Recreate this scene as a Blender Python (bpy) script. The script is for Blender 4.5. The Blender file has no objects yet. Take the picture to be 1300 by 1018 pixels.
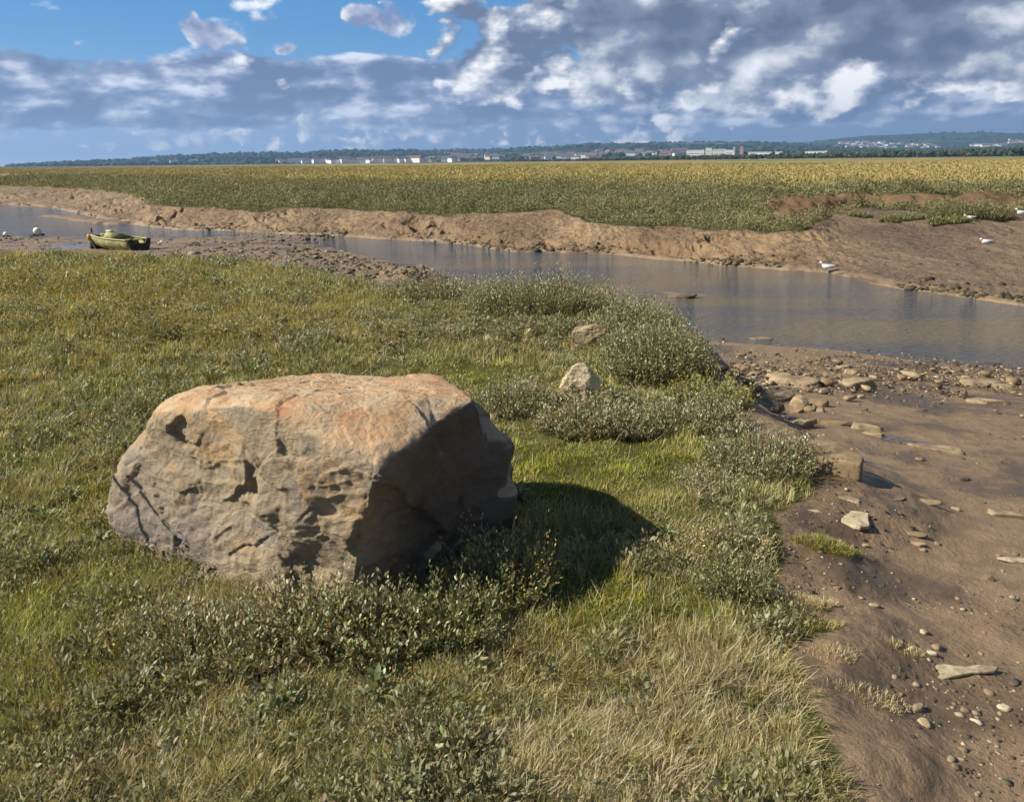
import bpy, bmesh, math
import numpy as np
PI = math.pi
RNG = np.random.default_rng(7)
SC = bpy.context.scene
COL = SC.collection

# ------------------------------------------------------------------ camera model
F, PX, PY, EYE = 1082.0, 650.0, 464.0, 1.7
PITCH = math.atan((464 - 204.5) / F)
ROLL = math.radians(0.65)
_fw = np.array([0, math.cos(PITCH), -math.sin(PITCH)])
_up = np.array([0, math.sin(PITCH), math.cos(PITCH)])
_rt = np.array([1.0, 0, 0])
RT = _rt * math.cos(ROLL) - _up * math.sin(ROLL)
UP = _up * math.cos(ROLL) + _rt * math.sin(ROLL)


def ray(X, Y):
    X = np.asarray(X, float)[..., None]; Y = np.asarray(Y, float)[..., None]
    return _fw + RT * (X - PX) / F + UP * (PY - Y) / F


def px(X, Y, z=0.0):
    d = ray(X, Y)
    t = (z - EYE) / d[..., 2]
    return d * np.asarray(t)[..., None] + np.array([0, 0, EYE])


def proj(P):
    v = np.asarray(P, float) - np.array([0, 0, EYE])
    d = v @ _fw
    return PX + F * (v @ RT) / d, PY - F * (v @ UP) / d


def sstep(a, b, x):
    t = np.clip((x - a) / (b - a), 0, 1)
    return t * t * (3 - 2 * t)


# ------------------------------------------------------------------ noise
_perm = np.random.default_rng(3).permutation(256)
_perm = np.concatenate([_perm, _perm, _perm])
_g3 = np.random.default_rng(5).normal(size=(256, 3))
_g3 /= np.linalg.norm(_g3, axis=1)[:, None]


_g2 = np.random.default_rng(9).normal(size=(256, 2)).astype(np.float32)
_g2 /= np.linalg.norm(_g2, axis=1)[:, None]
_perm32 = _perm.astype(np.int32)


def perlin2(x, y, seed):
    xi = np.floor(x); yi = np.floor(y)
    xf = (x - xi).astype(np.float32); yf = (y - yi).astype(np.float32)
    xi = xi.astype(np.int32) & 255; yi = yi.astype(np.int32) & 255
    u = xf * xf * xf * (xf * (xf * 6 - 15) + 10); v = yf * yf * yf * (yf * (yf * 6 - 15) + 10)
    yi = yi + (seed & 255)
    pa = _perm32[xi] + yi; pb = _perm32[xi + 1] + yi

    def g(pp, fx, fy):
        h = _perm32[pp]
        return _g2[h, 0] * fx + _g2[h, 1] * fy
    a = g(pa, xf, yf); b = g(pb, xf - 1, yf); c = g(pa + 1, xf, yf - 1); d = g(pb + 1, xf - 1, yf - 1)
    a += u * (b - a); c += u * (d - c)
    return (a + v * (c - a)) * 1.5


def perlin(x, y, z=0.0):
    x = np.asarray(x, float); y = np.asarray(y, float)
    if np.ndim(z) == 0:
        return perlin2(x, y, int(round(float(z) * 10)) % 256)
    z = np.zeros_like(x) + z
    xi = np.floor(x).astype(np.int64); yi = np.floor(y).astype(np.int64); zi = np.floor(z).astype(np.int64)
    xf = x - xi; yf = y - yi; zf = z - zi
    xi &= 255; yi &= 255; zi &= 255
    u = xf ** 3 * (xf * (xf * 6 - 15) + 10); v = yf ** 3 * (yf * (yf * 6 - 15) + 10); w = zf ** 3 * (zf * (zf * 6 - 15) + 10)

    def g(a, b, c):
        h = _perm[_perm[_perm[xi + a] + yi + b] + zi + c]
        gg = _g3[h]
        return gg[..., 0] * (xf - a) + gg[..., 1] * (yf - b) + gg[..., 2] * (zf - c)
    x00 = g(0, 0, 0) * (1 - u) + g(1, 0, 0) * u
    x10 = g(0, 1, 0) * (1 - u) + g(1, 1, 0) * u
    x01 = g(0, 0, 1) * (1 - u) + g(1, 0, 1) * u
    x11 = g(0, 1, 1) * (1 - u) + g(1, 1, 1) * u
    return ((x00 * (1 - v) + x10 * v) * (1 - w) + (x01 * (1 - v) + x11 * v) * w) * 1.6


def fbm(x, y, z=0.0, o=4, lac=2.03, gain=0.5):
    s = 0; a = 1.0; t = 0
    for i in range(o):
        s = s + a * perlin(x + 17.3 * i, y - 9.1 * i, z + 3.7 * i); t += a
        x = x * lac; y = y * lac; z = z * lac; a *= gain
    return s / t


def ridged(x, y, z=0.0, o=4):
    s = 0; a = 1.0; t = 0
    for i in range(o):
        s = s + a * (1 - np.abs(perlin(x + 7.3 * i, y + 5.1 * i, z - 3.7 * i)) * 2); t += a
        x = x * 2.1; y = y * 2.1; z = z * 2.1; a *= 0.5
    return s / t


# ------------------------------------------------------------------ object helpers
def link(o, parent=None, mat=None):
    COL.objects.link(o)
    if parent is not None:
        o.parent = parent
    if mat is not None:
        o.data.materials.append(mat)
    return o


def tag(o, label=None, cat=None, group=None, kind=None):
    if label: o['label'] = label
    if cat: o['category'] = cat
    if group: o['group'] = group
    if kind: o['kind'] = kind
    return o


def empty(name, loc, rz=0.0):
    o = bpy.data.objects.new(name, None)
    o.empty_display_size = 0.1
    COL.objects.link(o)
    o.location = [float(v) for v in loc]; o.rotation_euler = (0, 0, rz)
    return o


def mesh_np(name, V, Fc, smooth=False, attrs=None, fmat=None):
    """V (n,3); Fc (m,k) faces of one size"""
    me = bpy.data.meshes.new(name)
    V = np.ascontiguousarray(V, np.float32); Fc = np.ascontiguousarray(Fc, np.int32)
    n, (m, k) = len(V), Fc.shape
    me.vertices.add(n); me.vertices.foreach_set('co', V.ravel())
    me.loops.add(m * k); me.loops.foreach_set('vertex_index', Fc.ravel())
    me.polygons.add(m)
    me.polygons.foreach_set('loop_start', np.arange(0, m * k, k, dtype=np.int32))
    me.polygons.foreach_set('loop_total', np.full(m, k, np.int32))
    if smooth:
        me.polygons.foreach_set('use_smooth', np.ones(m, bool))
    if fmat is not None:
        me.polygons.foreach_set('material_index', fmat.astype(np.int32))
    me.update(calc_edges=True)
    for an, av in (attrs or {}).items():
        av = np.asarray(av, np.float32)
        if av.ndim == 1:
            a = me.attributes.new(an, 'FLOAT', 'POINT'); a.data.foreach_set('value', av)
        else:
            if av.shape[1] == 3:
                av = np.concatenate([av, np.ones((len(av), 1), np.float32)], 1)
            a = me.attributes.new(an, 'FLOAT_COLOR', 'POINT'); a.data.foreach_set('color', np.ascontiguousarray(av).ravel())
    return me


def obj_np(name, V, Fc, mat=None, parent=None, smooth=False, attrs=None):
    return link(bpy.data.objects.new(name, mesh_np(name, V, Fc, smooth, attrs)), parent, mat)


# ------------------------------------------------------------------ material helpers
class NT:
    def __init__(s, tree):
        s.t = tree; s.n = tree.nodes; s.l = tree.links

    def new(s, typ, **kw):
        nd = s.n.new(typ)
        for k, v in kw.items():
            setattr(nd, k, v)
        return nd

    def put(s, sock, v):
        if hasattr(v, 'is_output'):
            s.l.new(v, sock)
        elif v is not None:
            if hasattr(sock.default_value, '__len__') and not hasattr(v, '__len__'):
                v = (v,) * len(sock.default_value)
            if hasattr(v, '__len__') and len(v) == 3 and len(sock.default_value) == 4:
                v = (*v, 1)
            sock.default_value = v

    def math(s, op, a, b=None, c=None, clamp=False):
        nd = s.new('ShaderNodeMath', operation=op, use_clamp=clamp)
        s.put(nd.inputs[0], a)
        if b is not None: s.put(nd.inputs[1], b)
        if c is not None: s.put(nd.inputs[2], c)
        return nd.outputs[0]

    def vmath(s, op, a, b=None, scale=None):
        nd = s.new('ShaderNodeVectorMath', operation=op)
        s.put(nd.inputs[0], a)
        if b is not None: s.put(nd.inputs[1], b)
        if scale is not None: s.put(nd.inputs['Scale'], scale)
        return nd.outputs['Value'] if op in ('LENGTH', 'DOT_PRODUCT', 'DISTANCE') else nd.outputs[0]

    def mix(s, f, a, b, mode='MIX'):
        nd = s.new('ShaderNodeMix', data_type='RGBA', blend_type=mode)
        s.put(nd.inputs['Factor'], f); s.put(nd.inputs[6], a); s.put(nd.inputs[7], b)
        return nd.outputs[2]

    def maprange(s, v, a, b, c=0.0, d=1.0, interp='SMOOTHSTEP'):
        nd = s.new('ShaderNodeMapRange', interpolation_type=interp)
        s.put(nd.inputs['Value'], v)
        s.put(nd.inputs['From Min'], a); s.put(nd.inputs['From Max'], b)
        s.put(nd.inputs['To Min'], c); s.put(nd.inputs['To Max'], d)
        return nd.outputs['Result']

    def noise(s, vec, scale, detail=4, rough=0.55, dist=0.0, out='Fac', lac=2.0):
        nd = s.new('ShaderNodeTexNoise')
        s.put(nd.inputs['Vector'], vec)
        nd.inputs['Scale'].default_value = scale; nd.inputs['Detail'].default_value = detail
        nd.inputs['Roughness'].default_value = rough; nd.inputs['Distortion'].default_value = dist
        nd.inputs['Lacunarity'].default_value = lac
        return nd.outputs[out]

    def voro(s, vec, scale, feature='F1', out='Distance', rand=1.0):
        nd = s.new('ShaderNodeTexVoronoi', feature=feature)
        s.put(nd.inputs['Vector'], vec); nd.inputs['Scale'].default_value = scale
        nd.inputs['Randomness'].default_value = rand
        return nd.outputs[out]

    def attr(s, name, out='Fac'):
        nd = s.new('ShaderNodeAttribute'); nd.attribute_name = name
        return nd.outputs[out]

    def ramp(s, v, stops, interp='LINEAR'):
        nd = s.new('ShaderNodeValToRGB'); cr = nd.color_ramp; cr.interpolation = interp
        while len(cr.elements) < len(stops): cr.elements.new(0.5)
        for e, (p, c) in zip(cr.elements, stops):
            e.position = p; e.color = (*c, 1) if len(c) == 3 else c
        s.put(nd.inputs[0], v)
        return nd.outputs[0]

    def bump(s, h, strength=0.5, dist=0.01, normal=None):
        nd = s.new('ShaderNodeBump'); s.put(nd.inputs['Height'], h)
        nd.inputs['Strength'].default_value = strength; nd.inputs['Distance'].default_value = dist
        if normal is not None: s.l.new(normal, nd.inputs['Normal'])
        return nd.outputs[0]


def material(name):
    m = bpy.data.materials.new(name); m.use_nodes = True
    nt = NT(m.node_tree); nt.n.clear()
    out = nt.new('ShaderNodeOutputMaterial')
    return m, nt, out


def principled(nt, out, color, rough=0.6, spec=0.4, normal=None, **kw):
    p = nt.new('ShaderNodeBsdfPrincipled')
    nt.put(p.inputs['Base Color'], color); nt.put(p.inputs['Roughness'], rough)
    nt.put(p.inputs['Specular IOR Level'], spec)
    if normal is not None: nt.l.new(normal, p.inputs['Normal'])
    for k, v in kw.items(): nt.put(p.inputs[k], v)
    if out is not None: nt.l.new(p.outputs[0], out.inputs['Surface'])
    return p.outputs[0]


def simple_mat(name, color, rough=0.6, spec=0.4, var=0.25, scale=8.0, bump=0.0):
    m, nt, out = material(name)
    co = nt.new('ShaderNodeTexCoord').outputs['Object']
    n = nt.noise(co, scale, 5, 0.6)
    c2 = tuple(min(1, c * (1 + var)) for c in color); c1 = tuple(c * (1 - var) for c in color)
    col = nt.mix(nt.maprange(n, 0.3, 0.7), c1, c2)
    nm = nt.bump(n, 1.0, bump) if bump else None
    principled(nt, out, col, rough, spec, nm)
    return m


def leaf_mat(name, rough=0.5, trans=0.3, spec=0.35):
    m, nt, out = material(name)
    c = nt.attr('Col', 'Color')
    p = principled(nt, None, c, rough, spec)
    tr = nt.new('ShaderNodeBsdfTranslucent')
    nt.put(tr.inputs[0], nt.mix(1.0, c, (1.25, 1.2, 0.7), 'MULTIPLY'))
    mx = nt.new('ShaderNodeMixShader'); mx.inputs[0].default_value = trans
    nt.l.new(p, mx.inputs[1]); nt.l.new(tr.outputs[0], mx.inputs[2])
    nt.l.new(mx.outputs[0], out.inputs['Surface'])
    return m


# ------------------------------------------------------------------ camera, sun, world
SUN_AZ = math.radians(8.0)      # direction the light travels: mostly +x, a little away from the viewer
SUN_EL = math.radians(38.0)
S = np.array([-math.cos(SUN_AZ) * math.cos(SUN_EL), -math.sin(SUN_AZ) * math.cos(SUN_EL), math.sin(SUN_EL)])


def setup_camera():
    from mathutils import Matrix
    cam = bpy.data.cameras.new('camera')
    cam.sensor_width = 36.0; cam.lens = 36.0 * F / 1300.0
    cam.shift_y = -45.0 / 1300.0
    cam.clip_start = 0.05; cam.clip_end = 40000.0
    o = bpy.data.objects.new('camera', cam); COL.objects.link(o)
    M = Matrix(((RT[0], UP[0], -_fw[0], 0), (RT[1], UP[1], -_fw[1], 0), (RT[2], UP[2], -_fw[2], EYE), (0, 0, 0, 1)))
    o.matrix_world = M
    SC.camera = o
    SC.view_settings.view_transform = 'Standard'; SC.view_settings.look = 'None'
    SC.view_settings.exposure = 0.62; SC.view_settings.gamma = 1.0
    SC.render.engine = 'CYCLES'
    SC.cycles.max_bounces = 6; SC.cycles.diffuse_bounces = 3; SC.cycles.glossy_bounces = 2
    SC.cycles.transmission_bounces = 3; SC.cycles.volume_bounces = 0; SC.cycles.transparent_max_bounces = 4
    SC.cycles.use_denoising = True
    SC.cycles.use_adaptive_sampling = True; SC.cycles.adaptive_threshold = 0.03
    from mathutils import Vector
    l = bpy.data.lights.new('sun', 'SUN'); l.energy = 5.0; l.angle = math.radians(0.55); l.color = (1.0, 0.93, 0.80)
    s = bpy.data.objects.new('sun', l); COL.objects.link(s)
    s.rotation_euler = Vector([float(v) for v in S]).to_track_quat('Z', 'Y').to_euler()
    s.location = (-20, -5, 30)


def dirae(X, Y):
    d = ray(X, Y); d = d / np.linalg.norm(d)
    return math.atan2(d[0], d[1]), math.asin(d[2])


def setup_world():
    w = bpy.data.worlds.new('World'); SC.world = w; w.use_nodes = True
    nt = NT(w.node_tree); nt.n.clear()
    out = nt.new('ShaderNodeOutputWorld'); bg = nt.new('ShaderNodeBackground')
    nt.l.new(bg.outputs[0], out.inputs[0])
    sky = nt.new('ShaderNodeTexSky'); sky.sky_type = 'NISHITA'; sky.sun_disc = False
    sky.sun_elevation = SUN_EL; sky.sun_rotation = math.atan2(S[0], S[1])
    sky.air_density = 1.0; sky.dust_density = 0.4; sky.ozone_density = 2.0
    K = 0.10
    d_ = 0.70 / K
    bg.inputs['Strength'].default_value = K
    d = nt.vmath('NORMALIZE', nt.new('ShaderNodeTexCoord').outputs['Generated'])
    sp = nt.new('ShaderNodeSeparateXYZ'); nt.l.new(d, sp.inputs[0])
    az = nt.math('ARCTAN2', sp.outputs[0], sp.outputs[1])
    el = nt.math('ARCSINE', sp.outputs[2])
    cb = nt.new('ShaderNodeCombineXYZ'); nt.l.new(az, cb.inputs[0]); nt.l.new(el, cb.inputs[1])
    p0 = cb.outputs[0]
    BIL = .13
    wnn = nt.new('ShaderNodeTexNoise', noise_dimensions='2D'); nt.put(wnn.inputs['Vector'], p0); wnn.inputs['Scale'].default_value = 30; wnn.inputs['Detail'].default_value = 3
    wn = nt.vmath('SUBTRACT', wnn.outputs['Color'], (0.5, 0.5, 0.5))
    pw = nt.vmath('ADD', p0, nt.vmath('MULTIPLY', wn, (0.030, 0.018, 0)))

    def E(Y, X=400): return dirae(X, Y)[1]

    def blob(X, Y, rx, ry, amp, inner=0.0):
        a0, e0 = dirae(X, Y)
        v = nt.vmath('MULTIPLY', nt.vmath('SUBTRACT', pw, (a0, e0, 0)), (F / rx, F / ry, 0))
        return nt.maprange(nt.vmath('LENGTH', v), 1.0, inner, 0.0, amp)

    def total(items, start):
        t = start
        for it in items: t = nt.math('ADD', t, blob(*it))
        return t

    def band(Y0, Y1, Y2, Y3):
        """1 between Y1 and Y2 (picture rows), fading to 0 at Y0 (above) and Y3 (below)"""
        a = nt.maprange(el, E(Y0), E(Y1), 0, 1) if Y0 is not None else 1.0
        b = nt.maprange(el, E(Y3), E(Y2), 0, 1) if Y3 is not None else 1.0
        return nt.math('MULTIPLY', a, b)

    def layer(under, sc, sy, seed, bias0, items, dark, mid, light, soft=.10, gain=3.0, offk=.22, thick=.35):
        off = (-offk / sc, offk * .9 / sc / sy * 1.0, 0)

        def dens(v):
            q = nt.vmath('MULTIPLY_ADD', v, (1, sy, 1)) if False else nt.vmath('ADD', nt.vmath('MULTIPLY', v, (1, sy, 1)), (seed, seed * .37, 0))
            na = nt.new('ShaderNodeTexNoise', noise_dimensions='2D'); nt.put(na.inputs['Vector'], q)
            na.inputs['Scale'].default_value = sc; na.inputs['Detail'].default_value = 7; na.inputs['Roughness'].default_value = .56
            nd = nt.new('ShaderNodeTexVoronoi', feature='F1', voronoi_dimensions='2D'); nt.put(nd.inputs['Vector'], q)
            nd.inputs['Scale'].default_value = sc * 2.6; nd.inputs['Detail'].default_value = 1.0; nd.inputs['Roughness'].default_value = .5
            return nt.math('MULTIPLY_ADD', nt.math('SUBTRACT', .40, nd.outputs['Distance']), BIL, na.outputs['Fac'])
        bias = nt.math('ADD', bias0, .09)
        n0 = dens(p0); n1 = dens(nt.vmath('ADD', p0, off))
        b = total(items, bias)
        de = nt.math('ADD', n0, b)
        al = nt.maprange(de, .50, .50 + soft)
        lit = nt.math('MULTIPLY', nt.math('SUBTRACT', n0, n1), gain)
        lit = nt.math('ADD', lit, .50)
        lit = nt.math('SUBTRACT', lit, nt.maprange(de, .55, 1.05, 0.0, thick))
        col = nt.ramp(lit, [(0.15, dark), (0.50, mid), (0.90, light), (1.0, tuple(min(1.2, c * 1.18) for c in light))])
        return nt.mix(al, under, nt.vmath('SCALE', col, scale=d_)), al
    # open blue above
    blue = nt.mix(0.65, nt.mix(1.0, sky.outputs[0], (0.50, 0.72, 0.95), 'MULTIPLY'), nt.vmath('SCALE', nt.mix(nt.maprange(el, 0.0, 0.17), (0.26, 0.44, 0.72), (0.055, 0.25, 0.56)), scale=d_))
    # far slate veil low down: pale blue at the left, slate at the right
    veil = nt.mix(nt.maprange(az, -.45, .15), (0.34, 0.47, 0.70), (0.215, 0.300, 0.460))
    veil = nt.mix(nt.maprange(el, E(206), E(192)), (0.46, 0.56, 0.74), veil)
    base = nt.mix(band(80, 120, 300, None), blue, nt.vmath('SCALE', veil, scale=d_))
    right = nt.maprange(az, dirae(480, 60)[0], dirae(700, 60)[0])
    # 1 small bright puffs on the horizon
    g1 = nt.math('MULTIPLY_ADD', band(135, 160, 186, 196), .19, -.25)
    c, _ = layer(base, 20, 1.25, 3.1, g1, [(272, 173, 34, 14, .30), (430, 160, 50, 14, .22), (600, 160, 80, 12, .15), (10, 187, 16, 9, .25), (82, 183, 30, 9, .2), (140, 184, 14, 9, .25), (355, 158, 30, 9, .15), (500, 150, 50, 9, .16), (1150, 170, 300, 45, -.25)],
                 (0.30, 0.38, 0.56), (0.50, 0.57, 0.72), (0.86, 0.87, 0.90), soft=.14, gain=2.6)
    # 2 the long grey-blue bank
    g2 = nt.math('MULTIPLY_ADD', band(58, 92, 140, 186), .48, -.22)
    c, _ = layer(c, 9, 2.4, 9.7, g2, [(60, 150, 260, 26, .18), (330, 105, 300, 30, .12), (950, 150, 400, 24, .16), (300, 168, 90, 10, -.1)],
                 (0.145, 0.202, 0.345), (0.270, 0.338, 0.500), (0.68, 0.73, 0.85), soft=.17, gain=3.1, thick=.22)
    # 3 tall broken cumulus centre and right
    g3 = nt.math('MULTIPLY_ADD', right, .42, -.26)
    g3 = nt.math('SUBTRACT', g3, nt.maprange(el, E(100), E(165), 0, .30))
    c, _ = layer(c, 10, 1.7, 21.3, g3, [(600, 85, 130, 50, .30), (480, 100, 60, 30, .12), (1060, 108, 80, 16, .18), (900, 40, 200, 60, .10), (640, 3, 50, 18, -.3), (1200, 95, 200, 35, .1), (745, 115, 40, 26, .12), (1200, 178, 220, 42, -.6)],
                 (0.142, 0.180, 0.285), (0.350, 0.400, 0.515), (0.95, 0.95, 0.96), soft=.11, gain=3.4, thick=.14)
    # 4 nearer dark masses top right with bright rims
    g4 = nt.math('MULTIPLY_ADD', nt.maprange(az, dirae(640, 20)[0], dirae(800, 20)[0]), .36, -.24)
    g4 = nt.math('SUBTRACT', g4, nt.maprange(el, E(70), E(150), 0, .22))
    c, _ = layer(c, 6.5, 1.6, 33.9, g4, [(750, 45, 70, 60, .14), (1230, 70, 160, 50, .12), (1180, 10, 140, 26, .10), (940, 20, 80, 30, -.12), (1200, 178, 220, 42, -.6)],
                 (0.120, 0.152, 0.240), (0.235, 0.278, 0.385), (0.84, 0.86, 0.90), soft=.10, gain=2.4, thick=.22)
    # 5 separate white puffs in the blue
    c, _ = layer(c, 15, 1.25, 47.2, -.50, [(240, 38, 50, 32, .60), (290, 45, 66, 38, .66), (362, 62, 30, 17, .60), (450, 22, 36, 26, .5), (505, 24, 84, 44, .72), (20, 56, 200, 16, .22), (190, 66, 200, 14, .26), (400, 14, 10, 12, .35)],
                 (0.235, 0.285, 0.470), (0.45, 0.50, 0.66), (0.96, 0.96, 0.95), soft=.20, gain=2.6, thick=.26)
    dim = nt.maprange(el, 0.16, 0.45, 1.0, 0.5)
    over = nt.maprange(el, 0.25, 0.7, 0.0, .5)
    c = nt.mix(over, c, blue)
    colr = nt.vmath('SCALE', c, scale=dim)
    behind = nt.maprange(el, -0.02, 0.0, 0.0, 1.0)
    nt.l.new(nt.mix(behind, (1.2, 1.0, 0.8), colr), bg.inputs['Color'])
    w.cycles.sampling_method = 'MANUAL'; w.cycles.sample_map_resolution = 512


# ------------------------------------------------------------------ the ground as a height function
W = -1.2


def _azd(P):
    return np.arctan2(P[..., 0], P[..., 1]), np.hypot(P[..., 0], P[..., 1])


def _table(rows, zfun):
    a = []
    for r in rows:
        X, Y = r[0], r[1]
        z = r[2] if len(r) > 2 else zfun
        A, D = _azd(px(X, Y, z)); a.append((float(A), float(D), z))
    a.sort()
    return np.array(a)


T1 = _table([(-700, 287), (-300, 292), (0, 299), (100, 301), (200, 301), (300, 301), (370, 304), (420, 318), (455, 345), (480, 366), (520, 385), (560, 415), (650, 430),
             (760, 440), (830, 436), (870, 433), (900, 434), (1000, 440), (1060, 444), (1150, 455), (1220, 463), (1300, 471), (1700, 520), (2600, 640)], W)
T2 = _table([(-700, 255), (-300, 257), (0, 260), (62, 264), (110, 274), (140, 281), (180, 287), (225, 292), (325, 295), (425, 300), (487, 304), (550, 307),
             (650, 320), (762, 322), (837, 330), (882, 335), (945, 339), (1000, 343), (1050, 347), (1100, 358), (1150, 368), (1300, 388), (1700, 440), (2600, 560)], W)
T3 = _table([(-700, 236, -.45), (25, 237, -.45), (110, 241, -.45), (162, 246, -.45), (190, 260, -.5), (225, 262, -.5), (325, 269, -.5), (362, 264, -.45), (432, 266, -.45), (500, 270, -.45),
             (575, 274, -.5), (650, 271, -.45), (705, 266, -.42), (750, 283, -.5), (812, 289, -.55), (840, 286, -.55), (900, 294, -.6), (975, 296, -.6), (1030, 289, -.55),
             (1075, 267, -.42), (1100, 263, -.38), (1192, 272, -.40), (1232, 275, -.42), (1300, 270, -.4), (1700, 285, -.4), (2600, 330, -.4)], -.45)
T4 = _table([(-700, 221, -.05), (25, 225, -.05), (162, 228, -.05), (325, 236, 0), (500, 238, 0), (650, 240, 0), (800, 243, 0), (900, 246, 0), (980, 248, 0.02), (1030, 248, .05), (1100, 246, .08),
             (1160, 247, .08), (1230, 247, .05), (1300, 246, .03), (1700, 255, .03), (2600, 290, .03)], 0.)

_gp = [(-900, 316), (-300, 321), (0, 325), (100, 325), (200, 329), (300, 335), (380, 344), (450, 360), (490, 368), (560, 373), (650, 376), (720, 380), (790, 395), (850, 412),
       (880, 440), (888, 480), (905, 512), (950, 545), (990, 570), (1030, 598), (1038, 622), (1000, 640), (965, 652), (985, 680), (1000, 705), (985, 730), (962, 748), (1000, 762),
       (1052, 785), (1030, 802), (985, 808), (1000, 835), (1030, 880), (1048, 929), (1062, 1018)]
GRASS = np.array([px(X, Y)[:2] for X, Y in _gp] + [[1.05, 0.9], [1.2, -4.0], [-60, -4.0]])


def seg_sd(P, poly):
    """signed distance to a polygon, positive outside"""
    best = np.full(P.shape[:-1], 1e9); inside = np.zeros(P.shape[:-1], bool)
    n = len(poly)
    x, y = P[..., 0], P[..., 1]
    for i in range(n):
        a = poly[i]; b = poly[(i + 1) % n]; e = b - a
        t = np.clip(((x - a[0]) * e[0] + (y - a[1]) * e[1]) / (e @ e), 0, 1)
        d = np.hypot(x - a[0] - t * e[0], y - a[1] - t * e[1])
        best = np.minimum(best, d)
        c = ((a[1] > y) != (b[1] > y))
        with np.errstate(divide='ignore', invalid='ignore'):
            xi = a[0] + (y - a[1]) * e[0] / (e[1] if e[1] != 0 else 1e-9)
        inside ^= (c & (x < xi))
    return np.where(inside, -best, best)


def line_d(x, y, pts):
    best = np.full(x.shape, 1e9)
    for a, b in zip(pts[:-1], pts[1:]):
        e = b - a
        t = np.clip(((x - a[0]) * e[0] + (y - a[1]) * e[1]) / (e @ e), 0, 1)
        best = np.minimum(best, np.hypot(x - a[0] - t * e[0], y - a[1] - t * e[1]))
    return best


SPIT = [px(X, Y, W)[:2] for X, Y in [(330, 322), (400, 322), (450, 333), (500, 345), (533, 353)]]
BAR = [px(X, Y, W)[:2] for X, Y in [(58, 275), (85, 276), (112, 280), (150, 285)]]
SHOAL = [px(X, Y, W)[:2] for X, Y in [(770, 372), (830, 372), (880, 376)]]
POOLS = [(92, 310, 26, 2.6), (350, 336, 20, 1.8), (1110, 622, 26, 9), (1120, 575, 22, 10), (1060, 560, 30, 7), (960, 555, 12, 6), (1150, 520, 50, 7), (1000, 612, 22, 7)]


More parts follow.
